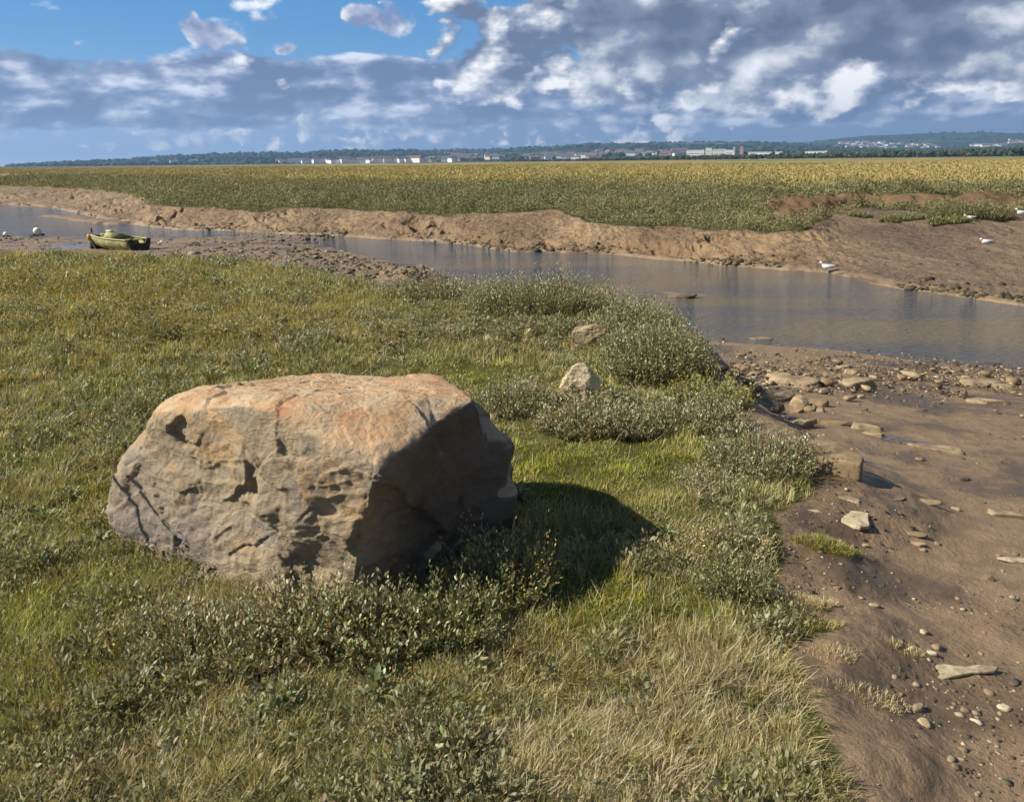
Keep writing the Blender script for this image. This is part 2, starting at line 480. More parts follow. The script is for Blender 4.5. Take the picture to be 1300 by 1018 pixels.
def ground_z(x, y, full=False, detail=True):
    x = np.asarray(x, float); y = np.asarray(y, float)
    az = np.arctan2(x, y); d = np.hypot(x, y)
    aw = az + 0.0

    def tb(T, k=1): return np.interp(aw, T[:, 0], T[:, k])
    k1, k2, k3, z3, k4, z4 = tb(T1), tb(T2), tb(T3), tb(T3, 2), tb(T4), tb(T4, 2)
    wob = fbm(x * .35, y * .35, 1.3, 3) * 0.02 * d * sstep(8, 25, d) * 0.5
    k1 = k1 + fbm(x * .8, y * .8, 2.2, 3) * .012 * k1
    k2 = k2 + fbm(x * .5, y * .5, 5.2, 4) * .02 * k2
    k3 = k3 + fbm(x * .55, y * .55, 8.2, 4) * .045 * k3
    # near mud: foreshore profile
    right = sstep(0.1, 0.28, aw)
    t = d / k1
    zr = np.interp(t, [0, .15, .3, .5, .75, 1.0], [-.08, -.1, -.14, -.42, -.86, W])
    zl = np.interp(t, [0, .25, .48, .8, 1.0], [-.9, -.9, -.95, -1.08, W])
    z = zl * (1 - right) + zr * right
    # river bed
    tr = np.clip((d - k1) / np.maximum(k2 - k1, .1), 0, 1)
    bed = W - .02 - .35 * np.sin(PI * tr) ** 0.8
    z = np.where(d > k1, bed, z)
    # mud bank, convex
    tm = np.clip((d - k2) / np.maximum(k3 - k2, .1), 0, 1)
    flat = sstep(.30, .42, aw)            # right: low mud apron
    prof = (1 - (1 - tm) ** 1.7) * (1 - flat) + tm * flat
    zb = W + (z3 - W) * prof
    z = np.where(d > k2, zb, z)
    tv = np.clip((d - k3) / np.maximum(k4 - k3, .1), 0, 1)
    scarp = sstep(.27, .31, aw) * (1 - sstep(.56, .62, aw))
    pv = (1 - (1 - tv) ** 2) * (1 - scarp) + sstep(.35, .85, tv + .25 * fbm(x * .6, y * .6, 3.3, 3)) * scarp
    zv = z3 + (z4 - z3) * pv
    z = np.where(d > k3, zv, z)
    farz = z4 * np.exp(-np.maximum(d - k4, 0) / 60.)
    z = np.where(d > k4, farz, z)
    # spits and bars
    for pts, wd, hh in ((SPIT, 1.0, .17), (BAR, .9, .10), (SHOAL, .8, -0.0)):
        dd = line_d(x, y, pts) + fbm(x * .7, y * .7, 6., 3) * .6
        bump = np.where(d < k2 + 1, (W + hh - z) * sstep(wd * 1.5, wd * .3, dd), 0)
        z = z + np.maximum(bump, 0)
    mud = ((d < k3)).astype(float)
    # mud relief
    if detail:
        near = sstep(20, 12, d)
        far = 1 - near
        rel = .015 * fbm(x * 1.1, y * 1.1, 0., 4) + .011 * fbm(x * 6, y * 6, 4., 4)
        slump = -.16 * sstep(.05, .55, fbm(x * .55 + .3 * y, y * .28, 2., 4)) * np.abs(fbm(x * 1.6, y * .6, 7., 3)) * 2
        gully = -.42 * np.clip(ridged((x + .45 * y) * .55 + .3 * fbm(x, y, 5., 2), (y - .2 * x) * .16, 9., 4) - .50, 0, 1) * 2.4 * sstep(-.25, .2, fbm(x * .14, y * .1, 6., 2))
        onbank = sstep(0, .18, tm) * sstep(1.05, .8, tm) * (d > k2)
        lump = .13 * fbm(x * .9, y * .7, 12., 4) - .08 * np.clip(ridged(x * 1.7, y * 1.3, 13., 3) - .6, 0, 1) * 2.5
        z = z + mud * (rel * near + (d > k2) * (onbank * (slump + gully * (1 - .7 * flat) + lump * (1 - .6 * flat)) + .02 * fbm(x * 2, y * 1.5, 3., 4)) + .03 * fbm(x * 1.3, y * 1.1, 3., 4) * far * (d < k2))
        # eroded ragged foot of the bank
        z = z + .10 * ridged(x * 1.1, y * .8, 4., 3) * np.exp(-((tm - .06) / .08) ** 2) * (d > k2)
        # marsh hummocks
        z = z + scarp * (d > k3) * (d < k4 * 1.1) * .30 * fbm(x * 1.0, y * .9, 31., 4) * sstep(.1, .4, tv)
        hum = (d > k3) * sstep(400, 60, d)
        z = z + hum * (.30 * fbm(x * .42, y * .30, 2., 4) + .05 * fbm(x * 2.1, y * 1.6, 2., 2)) * (.4 + .6 * sstep(0, .1, tv))
    # grass platform
    sd = np.full(x.shape, 50.0)
    nearm = d < 45
    sd[nearm] = seg_sd(np.stack([x[nearm], y[nearm]], -1), GRASS)
    behind_cam = (~nearm) & (y < 5); sd[behind_cam] = -50.0
    ragged = .06 * fbm(x * 2.5, y * 2.5, 2., 3) + .025 * fbm(x * 9, y * 9, 2., 2)
    sdr = sd - .03 + ragged * sstep(14, 7, d) * 1.5
    wdt = .10 + (1.1 + 2.2 * sstep(8, 5, d)) * np.abs(np.minimum(z, 0))
    g = sstep(wdt, 0, sdr)
    hum = (.070 * fbm(x * 1.3, y * 1.3, 8., 3) + .03 * fbm(x * 3.1, y * 3.1, 5., 2) * sstep(2.5, 5, d)) + .012 * fbm(x * 5, y * 5, 8., 2)
    edge_lift = 0
    z = z * (1 - g) + (0.0 + hum + edge_lift) * g
    pool = np.zeros_like(z)
    if full or detail:
        for (X, Y, rx, ry) in POOLS:
            zz = -1.05 if X < 400 else -.2
            c = px(X, Y, zz); ex = px(X + rx, Y, zz) - c; ey = px(X, Y - ry, zz) - c
            a = ((x - c[0]) * ex[0] + (y - c[1]) * ex[1]) / (ex[:2] @ ex[:2])
            b = ((x - c[0]) * ey[0] + (y - c[1]) * ey[1]) / (ey[:2] @ ey[:2])
            rr = np.sqrt(a * a + b * b) + .5 * fbm(x * (3 if X > 400 else .8), y * (3 if X > 400 else .8), 5., 3)
            m = sstep(1.1, .6, rr) * (1 - g)
            pool = np.maximum(pool, m)
        z = z - pool * .006
    if not full:
        return z
    marsh = sstep(-.3, .5, d - k3 + .8 * fbm(x * .9, y * .7, 4., 3))
    return z, dict(grass=sstep(.02, -.04, sdr), marsh=marsh, pool=pool, bank=sstep(0, .05, tm) * (d > k2) * (1 - marsh), dist=d, apron=flat, scarp=scarp * sstep(.2, .4, tv) * sstep(1.0, .8, tv) * (d > k3) * (d < k4))


def in_river(x, y):
    return ground_z(x, y, detail=False) < W


def build_ground():
    # azimuth columns: dense over the view, sparse all round
    a0, a1 = _azd(px(-90, 600))[0], _azd(px(1390, 600))[0]
    a_in = np.linspace(float(a0), float(a1), 1000)
    left = np.linspace(-PI, float(a0), 90)[:-1]; rightc = np.linspace(float(a1), PI, 90)[1:]
    A = np.concatenate([left, a_in, rightc])
    D = np.concatenate([np.exp(np.linspace(math.log(.5), math.log(18), 620))[:-1], np.exp(np.linspace(math.log(18), math.log(56), 620))[:-1],
                        np.exp(np.linspace(math.log(56), math.log(400), 160))[:-1], np.exp(np.linspace(math.log(400), math.log(11000), 50))])
    AA, DD = np.meshgrid(A, D)
    x = DD * np.sin(AA); y = DD * np.cos(AA)
    z, m = ground_z(x, y, full=True)
    nr, nc = x.shape
    V = np.stack([x, y, z], -1).reshape(-1, 3)
    idx = np.arange(nr * nc).reshape(nr, nc)
    Q = np.stack([idx[:-1, :-1], idx[:-1, 1:], idx[1:, 1:], idx[1:, :-1]], -1).reshape(-1, 4)
    # centre fan as thin quads to the axis
    V = np.concatenate([V, [[0, 0, 0.0]]]); c = len(V) - 1
    rim = idx[0]
    fan = np.stack([np.full(nc - 1, c), rim[1:], rim[:-1], rim[:-1]], -1)
    mt, nt, out = material('ground_mat')
    geo = nt.new('ShaderNodeNewGeometry').outputs['Position']
    grass, marsh, pool, bank, scp = (nt.attr(k) for k in ('grass', 'marsh', 'pool', 'bank', 'scarp'))
    n1 = nt.noise(geo, 0.9, 6, .6); n2 = nt.noise(geo, 7.0, 6, .65); n3 = nt.noise(geo, 45.0, 5, .65)
    nfar = nt.noise(nt.vmath('MULTIPLY', geo, (1, .5, 1)), 0.35, 5, .6)
    wet = nt.math('MAXIMUM', pool, nt.maprange(nt.math('MULTIPLY_ADD', n1, .8, nt.math('MULTIPLY', n2, .2)), .49, .60))
    wet = nt.math('MULTIPLY', wet, nt.maprange(bank, .2, .8, 1.0, .25))
    c_wet = nt.mix(n2, (.122, .080, .045), (.084, .058, .035))
    c_dry = nt.mix(nt.maprange(n2, .3, .7), (.190, .124, .068), (.270, .184, .106))
    mudc = nt.mix(wet, c_dry, c_wet)
    bankc = nt.mix(nt.maprange(nfar, .35, .65), (.21, .130, .060), (.33, .218, .112))
    bankc = nt.mix(nt.maprange(nt.noise(geo, 2.2, 6, .68), .48, .68, 0, .75), bankc, (.11, .072, .036))
    bankc = nt.mix(nt.attr('apron'), bankc, nt.mix(nt.maprange(nfar, .4, .6), (.125, .082, .048), (.19, .130, .075)))
    mudc = nt.mix(bank, mudc, bankc)
    # dark crumbs and pale grit
    crumbs = nt.maprange(nt.voro(geo, 26.0), .22, .12)
    crumbs = nt.math('MULTIPLY', crumbs, nt.maprange(nt.noise(geo, 2.3, 4, .6), .55, .66))
    mudc = nt.mix(nt.math('MULTIPLY', crumbs, nt.math('SUBTRACT', 1.0, bank)), mudc, (.045, .038, .026))
    grit = nt.maprange(nt.voro(geo, 60.0), .13, .08)
    grit = nt.math('MULTIPLY', grit, nt.maprange(nt.noise(geo, 3.1, 3, .6), .56, .64))
    mudc = nt.mix(nt.math('MULTIPLY', grit, nt.math('SUBTRACT', 1.0, bank)), mudc, (.42, .36, .26))
    soil = nt.mix(n2, (.055, .055, .018), (.12, .115, .042))
    gold = nt.mix(nt.maprange(nt.noise(nt.vmath('MULTIPLY', geo, (1, .35, 1)), .06, 6, .65), .3, .7), (.22, .185, .075), (.33, .265, .105))
    gold = nt.mix(nt.maprange(nt.noise(nt.vmath('MULTIPLY', geo, (1, .22, 1)), .012, 5, .6), .45, .65), gold, (.12, .13, .045))
    dist = nt.attr('dist')
    shrubs = nt.mix(n2, (.055, .060, .024), (.11, .115, .048))
    msh = nt.mix(nt.maprange(dist, 50, 66), shrubs, gold)
    msh = nt.mix(nt.maprange(scp, .2, .6), msh, nt.mix(nt.noise(geo, 1.7, 5, .65), (.22, .14, .075), (.06, .042, .025)))
    far_mud = nt.maprange(dist, 900, 1500, 0.0, 1.0)
    msh = nt.mix(far_mud, msh, (.16, .135, .085))
    col = nt.mix(marsh, mudc, msh); col = nt.mix(grass, col, soil)
    rough = nt.maprange(wet, 0, 1, .66, .36)
    rough = nt.mix(pool, rough, (.04,) * 3)
    rough = nt.mix(nt.math('MAXIMUM', marsh, grass), rough, (.95,) * 3)
    h = nt.math('MULTIPLY_ADD', n2, .45, nt.math('MULTIPLY', n3, .45))
    h = nt.math('MULTIPLY', h, nt.maprange(pool, 0.3, .8, 1.0, 0.02))
    h = nt.math('MULTIPLY', h, nt.maprange(wet, 0.3, .9, 1.0, 0.55))
    nm = nt.bump(h, .9, .03)
    nm = nt.bump(nt.math('MULTIPLY', nt.noise(geo, 2.6, 6, .65), bank), .9, .35, nm)
    spec = nt.mix(nt.math('MAXIMUM', marsh, grass), (.5,) * 3, (.05,) * 3)
    principled(nt, out, col, rough, spec, nm)
    me = mesh_np('ground', V, np.concatenate([Q, fan[:0]]), True, {k: np.append(m[k].ravel(), 0) for k in ('grass', 'marsh', 'pool', 'bank', 'dist', 'scarp', 'apron')})
    o = link(bpy.data.objects.new('ground', me), None, mt)
    tag(o, 'brown mud shore, grassy bank and flat salt marsh', None, None, 'structure')


def build_water():
    m, nt, out = material('river_water')
    geo = nt.new('ShaderNodeNewGeometry').outputs['Position']
    n = nt.noise(nt.vmath('MULTIPLY', geo, (.5, 1, 1)), 1.1, 5, .6)
    turb = nt.noise(nt.vmath('MULTIPLY', geo, (.35, 1, 1)), .38, 4, .55)
    col = nt.mix(nt.maprange(turb, .42, .62), (.088, .100, .112), (.15, .128, .095))
    rp = nt.math('ADD', nt.noise(nt.vmath('MULTIPLY', geo, (1.0, 2.4, 1)), 5.0, 4, .6), nt.math('MULTIPLY', n, .8))
    wv = nt.new('ShaderNodeTexWave'); wv.wave_type = 'BANDS'; wv.bands_direction = 'Y'
    nt.put(wv.inputs['Vector'], geo); wv.inputs['Scale'].default_value = 1.5; wv.inputs['Distortion'].default_value = 6.0; wv.inputs['Detail'].default_value = 3
    rp = nt.math('MULTIPLY_ADD', wv.outputs['Fac'], nt.maprange(nt.noise(geo, .25, 2), .45, .6, 0, .35), rp)
    nm = nt.bump(rp, 1.0, .09)
    principled(nt, out, col, .07, .5, nm, IOR=1.33)
    xs = np.linspace(-400, 160, 2); ys = np.array([5.0, 180.0])
    V = [(-260, 6, W), (60, 6, W), (60, 140, W), (-260, 240, W)]
    o = obj_np('river', V, [[0, 1, 2, 3]], m)
    tag(o, 'muddy tidal river winding between brown banks', None, None, 'structure')


# ------------------------------------------------------------------ boulder
BC = np.array([-.84, 3.72, .33])


def soft_planes(dirs, planes, k=14):
    s = np.zeros(len(dirs))
    for n, P in planes:
        n = np.array(n, float); n /= np.linalg.norm(n)
        h = n @ (np.array(P) - BC)
        s += np.maximum(0, dirs @ n / h) ** k
    return s ** (-1.0 / k)


def ico(level):
    bm = bmesh.new(); bmesh.ops.create_icosphere(bm, subdivisions=level, radius=1.0)
    V = np.array([v.co[:] for v in bm.verts]); Fc = np.array([[v.index for v in f.verts] for f in bm.faces])
    bm.free()
    return V / np.linalg.norm(V, axis=1)[:, None], Fc


def build_boulder():
    D, Fc = ico(8)
    main = [((-.46, -.885, .04), (-1.0, 3.18, .4)), ((.83, -.50, -.22), (-.37, 3.25, .38)), ((.93, .3, .10), (-.27, 3.95, .45)), ((.1, 1, .1), (-.8, 4.20, .4)),
            ((-.9, .35, 0), (-1.86, 3.7, .4)), ((-.97, -.22, .04), (-1.80, 3.45, .40)), ((-.68, -.28, -.68), (-1.68, 3.40, .03)), ((0.03, .13, .99), (-.6, 3.25, .775)),
            ((-.78, -.12, .60), (-1.62, 3.45, .56)), ((-.33, -.20, .92), (-1.36, 3.45, .735)), ((-.35, .3, .88), (-1.4, 3.8, .70)), ((.0, -.6, .80), (-.7, 3.15, .755)), ((0, 0, -1), (-.8, 3.7, -.25)),
            ((.25, -.30, .92), (-.33, 3.45, .765))]
    r1 = soft_planes(D, main, 34)
    lobe = [((.98, .12, .03), (-.045, 3.95, .35)), ((.50, -.86, .0), (-.15, 3.62, .3)), ((.38, -.12, .91), (-.14, 3.9, .53)), ((0, 0, 1), (-.2, 3.9, .58)), ((0, 1, .1), (-.3, 4.22, .3)), ((-1, 0, 0), (-1.0, 3.9, .3)),
            ((-.4, -.9, 0), (-.6, 3.5, .3)), ((0, 0, -1), (-.8, 3.7, -.15)), ((.7, .5, .3), (-.10, 4.08, .4))]
    r2 = soft_planes(D, lobe, 26)
    kk = 26
    r = (r1 ** kk + r2 ** kk) ** (1 / kk)
    P = BC + D * r[:, None]

    def normals(P):
        fn = np.cross(P[Fc[:, 1]] - P[Fc[:, 0]], P[Fc[:, 2]] - P[Fc[:, 0]])
        N = np.stack([sum(np.bincount(Fc[:, k], fn[:, c], len(P)) for k in range(3)) for c in range(3)], 1)
        return N / np.linalg.norm(N, axis=1)[:, None]
    N = normals(P)
    obl = sstep(.30, .65, (N * D).sum(1))
    # normals of the smooth shape by facet gradient: approximate with plane-weighted normals
    x, y, z = P.T
    # large undulation, strata ledges, chips
    d = .040 * fbm(x * 2.2, y * 2.2, z * 2.6, 4)
    warp = .12 * fbm(x * 3, y * 3, z * 3, 3)
    top = sstep(.55, .70, z)
    front = 1 - top
    strat = ridged(x * 1.5 + warp * 3, y * 1.5, z * 5 + warp * 5, 4)
    d += front * .022 * (strat - .4)
    fr = sstep(-.15, .15, D @ np.array([.75, -.6, 0]) - .25)       # right of the corner: rough broken face
    cell = np.floor((x * .6 + y * .8 + warp * 2.5) * 7) ; 
    d += front * (.3 + .7 * fr) * .020 * np.abs(fbm(x * 5, y * 5, z * 4, 5)) * 1.6
    # broken facets: each cell is a slightly tilted plane
    rf = np.random.default_rng(33)
    for ncell, amp, wt in ((22, .17, .028), (150, .22, .012)):
        seeds = P[rf.integers(0, len(P), ncell)]
        tilt = rf.normal(0, amp, (ncell, 3)); offs = rf.normal(0, wt * .22, ncell)
        Q = P + wt * 2.0 * np.stack([fbm(x * 6, y * 6, z * 6 + 3, 3), fbm(x * 6 + 9, y * 6, z * 6, 3), fbm(x * 6, y * 6 + 7, z * 6, 3)], 1)
        dd2 = ((Q[:, None, :] - seeds[None]) ** 2).sum(-1); idn = dd2.argmin(1)
        val = ((P - seeds[idn]) * tilt[idn]).sum(1) + offs[idn]
        d += np.clip(val, -wt * 1.3, wt * 1.3) * (.25 + .75 * front * (.45 + .55 * fr)) * .8
    # sharp stepped chips near the corner

    def chip(c, nrm, rad, depth, p=2.0):
        c = np.array(c); q = P - c
        dist = np.linalg.norm(q * np.array([1, 1, .8]), axis=1) + .05 * fbm(x * 9, y * 9, z * 9, 3)
        return depth * sstep(rad, rad * .80, dist)
    tgt = []
    for (X, Y, yy, rad, dep) in [(490, 585, 3.22, .09, .075), (475, 655, 3.22, .12, .045), (225, 552, 3.38, .055, .035)]:
        dd = ray(X, Y); t = yy / dd[1]; c = dd * t + np.array([0, 0, EYE])
        d -= chip(c, None, rad, dep)
    d += (.6 * front + .35) * .012 * fbm(x * 14, y * 14, z * 14, 4) + .004 * fbm(x * 40, y * 40, z * 40, 3)
    crack = np.clip(ridged(x * 3.1 + warp, y * 3.1, z * 3.6, 2) - .86, 0, 1)
    d -= front * .05 * crack
    E_ = np.concatenate([Fc[:, [0, 1]], Fc[:, [1, 2]], Fc[:, [2, 0]]]); cnt = np.bincount(E_[:, 0], minlength=len(P))
    sm = d.copy()
    for _ in range(6): sm = .4 * sm + .6 * np.bincount(E_[:, 0], sm[E_[:, 1]], len(P)) / cnt
    obl = obl * (1 - .85 * sstep(-.50, -.32, x) * front)
    d = sm * (1 - obl) * .8 + d * obl
    d = d + .010 * fbm(x * 9, y * 9, z * 9, 4) * (1 - obl) + .012 * (ridged(x * 4, y * 4, z * 9, 4) - .5) * (1 - obl)
    P = P + N * d[:, None]
    mt, nt, out = material('boulder_rock')
    co = nt.new('ShaderNodeTexCoord').outputs['Object']
    sp = nt.new('ShaderNodeSeparateXYZ'); nt.l.new(co, sp.inputs[0])
    gn = nt.new('ShaderNodeNewGeometry').outputs['Normal']
    spn = nt.new('ShaderNodeSeparateXYZ'); nt.l.new(gn, spn.inputs[0])
    wv = nt.vmath('ADD', co, nt.vmath('MULTIPLY', nt.vmath('SUBTRACT', nt.noise(co, 2.2, 4, .6, out='Color'), (.5,) * 3), (.35,) * 3))
    a = nt.noise(wv, 2.1, 7, .62); b = nt.noise(wv, 5.0, 8, .65); c = nt.noise(co, 26, 8, .7); f = nt.noise(co, 90, 4, .7)
    col = nt.mix(nt.maprange(a, .35, .65), (.33, .255, .165), (.40, .31, .195))
    col = nt.mix(nt.maprange(b, .5, .66, 0, .75), col, (.225, .195, .165))             # grey skin
    och = nt.maprange(nt.noise(wv, 3.4, 6, .6), .53, .64)
    col = nt.mix(nt.math('MULTIPLY', och, .75), col, (.42, .26, .12))        # ochre patches
    # pinkish orange crown
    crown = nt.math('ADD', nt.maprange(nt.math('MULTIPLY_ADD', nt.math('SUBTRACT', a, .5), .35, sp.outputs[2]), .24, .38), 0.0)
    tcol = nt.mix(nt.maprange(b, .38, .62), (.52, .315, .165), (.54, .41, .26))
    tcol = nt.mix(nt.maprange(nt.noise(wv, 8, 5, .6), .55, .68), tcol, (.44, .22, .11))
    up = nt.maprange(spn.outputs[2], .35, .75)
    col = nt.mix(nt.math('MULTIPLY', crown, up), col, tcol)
    # grey purple at the lower left, dark speckle
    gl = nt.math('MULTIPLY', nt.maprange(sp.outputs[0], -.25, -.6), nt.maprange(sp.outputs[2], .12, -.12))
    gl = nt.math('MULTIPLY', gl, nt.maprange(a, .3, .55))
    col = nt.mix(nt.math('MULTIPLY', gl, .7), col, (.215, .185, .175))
    pale = nt.maprange(nt.noise(wv, 1.7, 5, .6), .56, .66)
    col = nt.mix(nt.math('MULTIPLY', pale, .45), col, (.46, .40, .31))
    col = nt.mix(nt.maprange(c, .52, .72, 0, .55), col, (.10, .085, .07))
    col = nt.mix(nt.maprange(f, .62, .75, 0, .5), col, (.52, .46, .36))
    right_shade = nt.maprange(sp.outputs[0], .18, .5, 0, .85)  # shade of the right-hand faces put into the base colour
    col = nt.mix(nt.math('MULTIPLY', right_shade, nt.maprange(spn.outputs[2], .7, .3)), col, (.095, .080, .070))
    h = nt.math('MULTIPLY_ADD', c, .7, nt.math('MULTIPLY', f, .18)); h = nt.math('MULTIPLY_ADD', nt.voro(wv, 14, 'DISTANCE_TO_EDGE'), .25, h)
    _u = nt.math('MULTIPLY_ADD', nt.maprange(nt.voro(nt.vmath('ADD', wv, nt.vmath('MULTIPLY', nt.noise(co, 12, 3, .6, out='Color'), (.12,) * 3)), 5.5, 'DISTANCE_TO_EDGE'), .0, .035, -.1, 0), 1.0, h)
    h = nt.math('MULTIPLY_ADD', nt.noise(nt.vmath('MULTIPLY', wv, (1, 1, 4.5)), 9, 6, .7), .8, h)
    nm = nt.bump(h, 1.0, .020)
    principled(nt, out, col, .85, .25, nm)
    me = mesh_np('boulder', P - BC, Fc, True)
    o = link(bpy.data.objects.new('boulder', me), None, mt); o.location = [float(v) for v in BC]
    global BOULDER
    N = normals(P); fac = (N * (P - np.array([0, 0, EYE]))).sum(1) < 0; BOULDER = P[fac]
    tag(o, 'big orange-topped sandstone boulder on the grass in the foreground', 'boulder')
    return P


def in_boulder(x, y, m=0.0):
    u = (x - (-.80)) ; v = (y - 3.72)
    c, s = math.cos(.22), math.sin(.22)
    a = (u * c + v * s) / (.74 + m); b = (-u * s + v * c) / (.50 + m)
    return np.abs(a) ** 3 + np.abs(b) ** 3 < 1


# ------------------------------------------------------------------ foliage generators (numpy)
def blades(R, h, w, az, lean, col, curl=.35, tipcol=1.15):
    """R (n,3) roots; one bent, tapering blade each: 5 vertices, 3 triangles"""
    n = len(R)
    dx, dy = np.cos(az), np.sin(az)
    sx, sy = -dy, dx
    rot = RNG.uniform(-.9, .9, n)
    wx, wy = sx * np.cos(rot) + dx * np.sin(rot), sy * np.cos(rot) + dy * np.sin(rot)
    hz = h * np.cos(np.minimum(lean, 1.5)); ho = h * np.sin(np.minimum(lean, 1.5))
    V = np.empty((n, 5, 3))
    for k, (f, fo, ww) in enumerate([(0, 0, .5), (0, 0, -.5), (.55, curl, .42), (.55, curl, -.42), (1, 1, 0)]):
        V[:, k, 0] = R[:, 0] + dx * ho * fo + wx * w * ww
        V[:, k, 1] = R[:, 1] + dy * ho * fo + wy * w * ww
        V[:, k, 2] = R[:, 2] + hz * (f if k < 4 else 1) * 1.0 - (0.012 if k < 2 else 0)
    b = np.arange(n)[:, None] * 5
    T = np.concatenate([b + [0, 1, 3], b + [0, 3, 2], b + [2, 3, 4]], 1).reshape(-1, 3)
    C = np.repeat(col[:, None, :], 5, 1)
    C[:, 4] *= tipcol
    return V.reshape(-1, 3), T, C.reshape(-1, 3)


def leaves(B, d, l, w, col, fold=.25, shape=((.32, .85), (.70, .80))):
    """B (n,3) leaf bases; d (n,3) directions: oval folded leaf, 6 vertices, 4 triangles"""
    n = len(B)
    d = d / (np.linalg.norm(d, axis=1)[:, None] + 1e-9)
    r = RNG.normal(size=(n, 3)); s_ = np.cross(d, r); s_ /= (np.linalg.norm(s_, axis=1)[:, None] + 1e-9)
    nn = np.cross(s_, d)
    V = np.empty((n, 6, 3)); l = l[:, None]; w = w[:, None]
    V[:, 0] = B; V[:, 5] = B + d * l
    for k, (t, ww) in enumerate(shape):
        V[:, 1 + 2 * k] = B + d * l * t + s_ * w * ww * .5 + nn * w * fold
        V[:, 2 + 2 * k] = B + d * l * t - s_ * w * ww * .5 + nn * w * fold
    b = np.arange(n)[:, None] * 6
    T = np.concatenate([b + [0, 2, 1], b + [1, 2, 4], b + [1, 4, 3], b + [3, 4, 5]], 1).reshape(-1, 3)
    C = np.repeat(col[:, None, :], 6, 1)
    return V.reshape(-1, 3), T, C.reshape(-1, 3)


def chips(B, d, l, w, col):
    """small two-triangle leaf"""
    n = len(B)
    d = d / (np.linalg.norm(d, axis=1)[:, None] + 1e-9)
    r = RNG.normal(size=(n, 3)); s_ = np.cross(d, r); s_ /= (np.linalg.norm(s_, axis=1)[:, None] + 1e-9)
    l = l[:, None]; w = w[:, None]
    V = np.stack([B, B + d * l * .5 - s_ * w * .5, B + d * l, B + d * l * .5 + s_ * w * .5], 1)
    b = np.arange(n)[:, None] * 4
    T = np.concatenate([b + [0, 1, 2], b + [0, 2, 3]], 1).reshape(-1, 3)
    return V.reshape(-1, 3), T, np.repeat(col[:, None, :], 4, 1).reshape(-1, 3)


class Bag:
    def __init__(s): s.V = []; s.T = []; s.C = []; s.n = 0

    def add(s, g):
        V, T, C = g
        s.V.append(V); s.T.append(T + s.n); s.C.append(C); s.n += len(V)

    def build(s, name, mat, parent=None):
        return obj_np(name, np.concatenate(s.V), np.concatenate(s.T), mat, parent, False, {'Col': np.clip(np.concatenate(s.C), 0, 1)})


def ragged(n): return RNG.uniform(.35, 1.25, n) ** .8


def pick(n, pal, jit=.18):
    pal = np.array(pal, float)
    c = pal[RNG.integers(0, len(pal), n)]
    c = c * RNG.uniform(1 - jit, 1 + jit, (n, 1)) * RNG.uniform(.93, 1.07, (n, 3))
    return c


STRAW = [(0.543, 0.433, 0.22), (0.448, 0.353, 0.165), (0.637, 0.524, 0.297), (0.342, 0.268, 0.121), (0.496, 0.422, 0.22)]
OLIVE = [(0.283, 0.251, 0.083), (0.342, 0.285, 0.105), (0.224, 0.211, 0.066), (0.366, 0.302, 0.121), (0.295, 0.268, 0.088)]
GREEN = [(0.203, 0.228, 0.054), (0.257, 0.264, 0.072), (0.162, 0.186, 0.042), (0.324, 0.312, 0.102)]
MOSS = [(0.325, 0.339, 0.03), (0.39, 0.371, 0.045), (0.247, 0.282, 0.03), (0.442, 0.384, 0.06)]
GREYG = [(0.307, 0.285, 0.154), (0.378, 0.348, 0.198), (0.248, 0.239, 0.116), (0.437, 0.388, 0.231), (0.33, 0.296, 0.143)]
YELLOW = [(.50, .33, .03), (.42, .28, .04), (.36, .30, .05)]


def gauss(X, Y, cx, cy, rx, ry):
    return np.exp(-(((X - cx) / rx) ** 2 + ((Y - cy) / ry) ** 2))


def turf_points(n, box, jitter=True):
    """roots sampled evenly over the picture area a patch of ground covers, so near ground gets more and finer blades"""
    X = RNG.uniform(box[0], box[2], n); Y = RNG.uniform(box[1], box[3], n)
    P = px(X, Y, 0.0)
    P[:, 2] = ground_z(P[:, 0], P[:, 1], detail=True)
    sd = seg_sd(P[:, :2], GRASS)
    return X, Y, P, sd


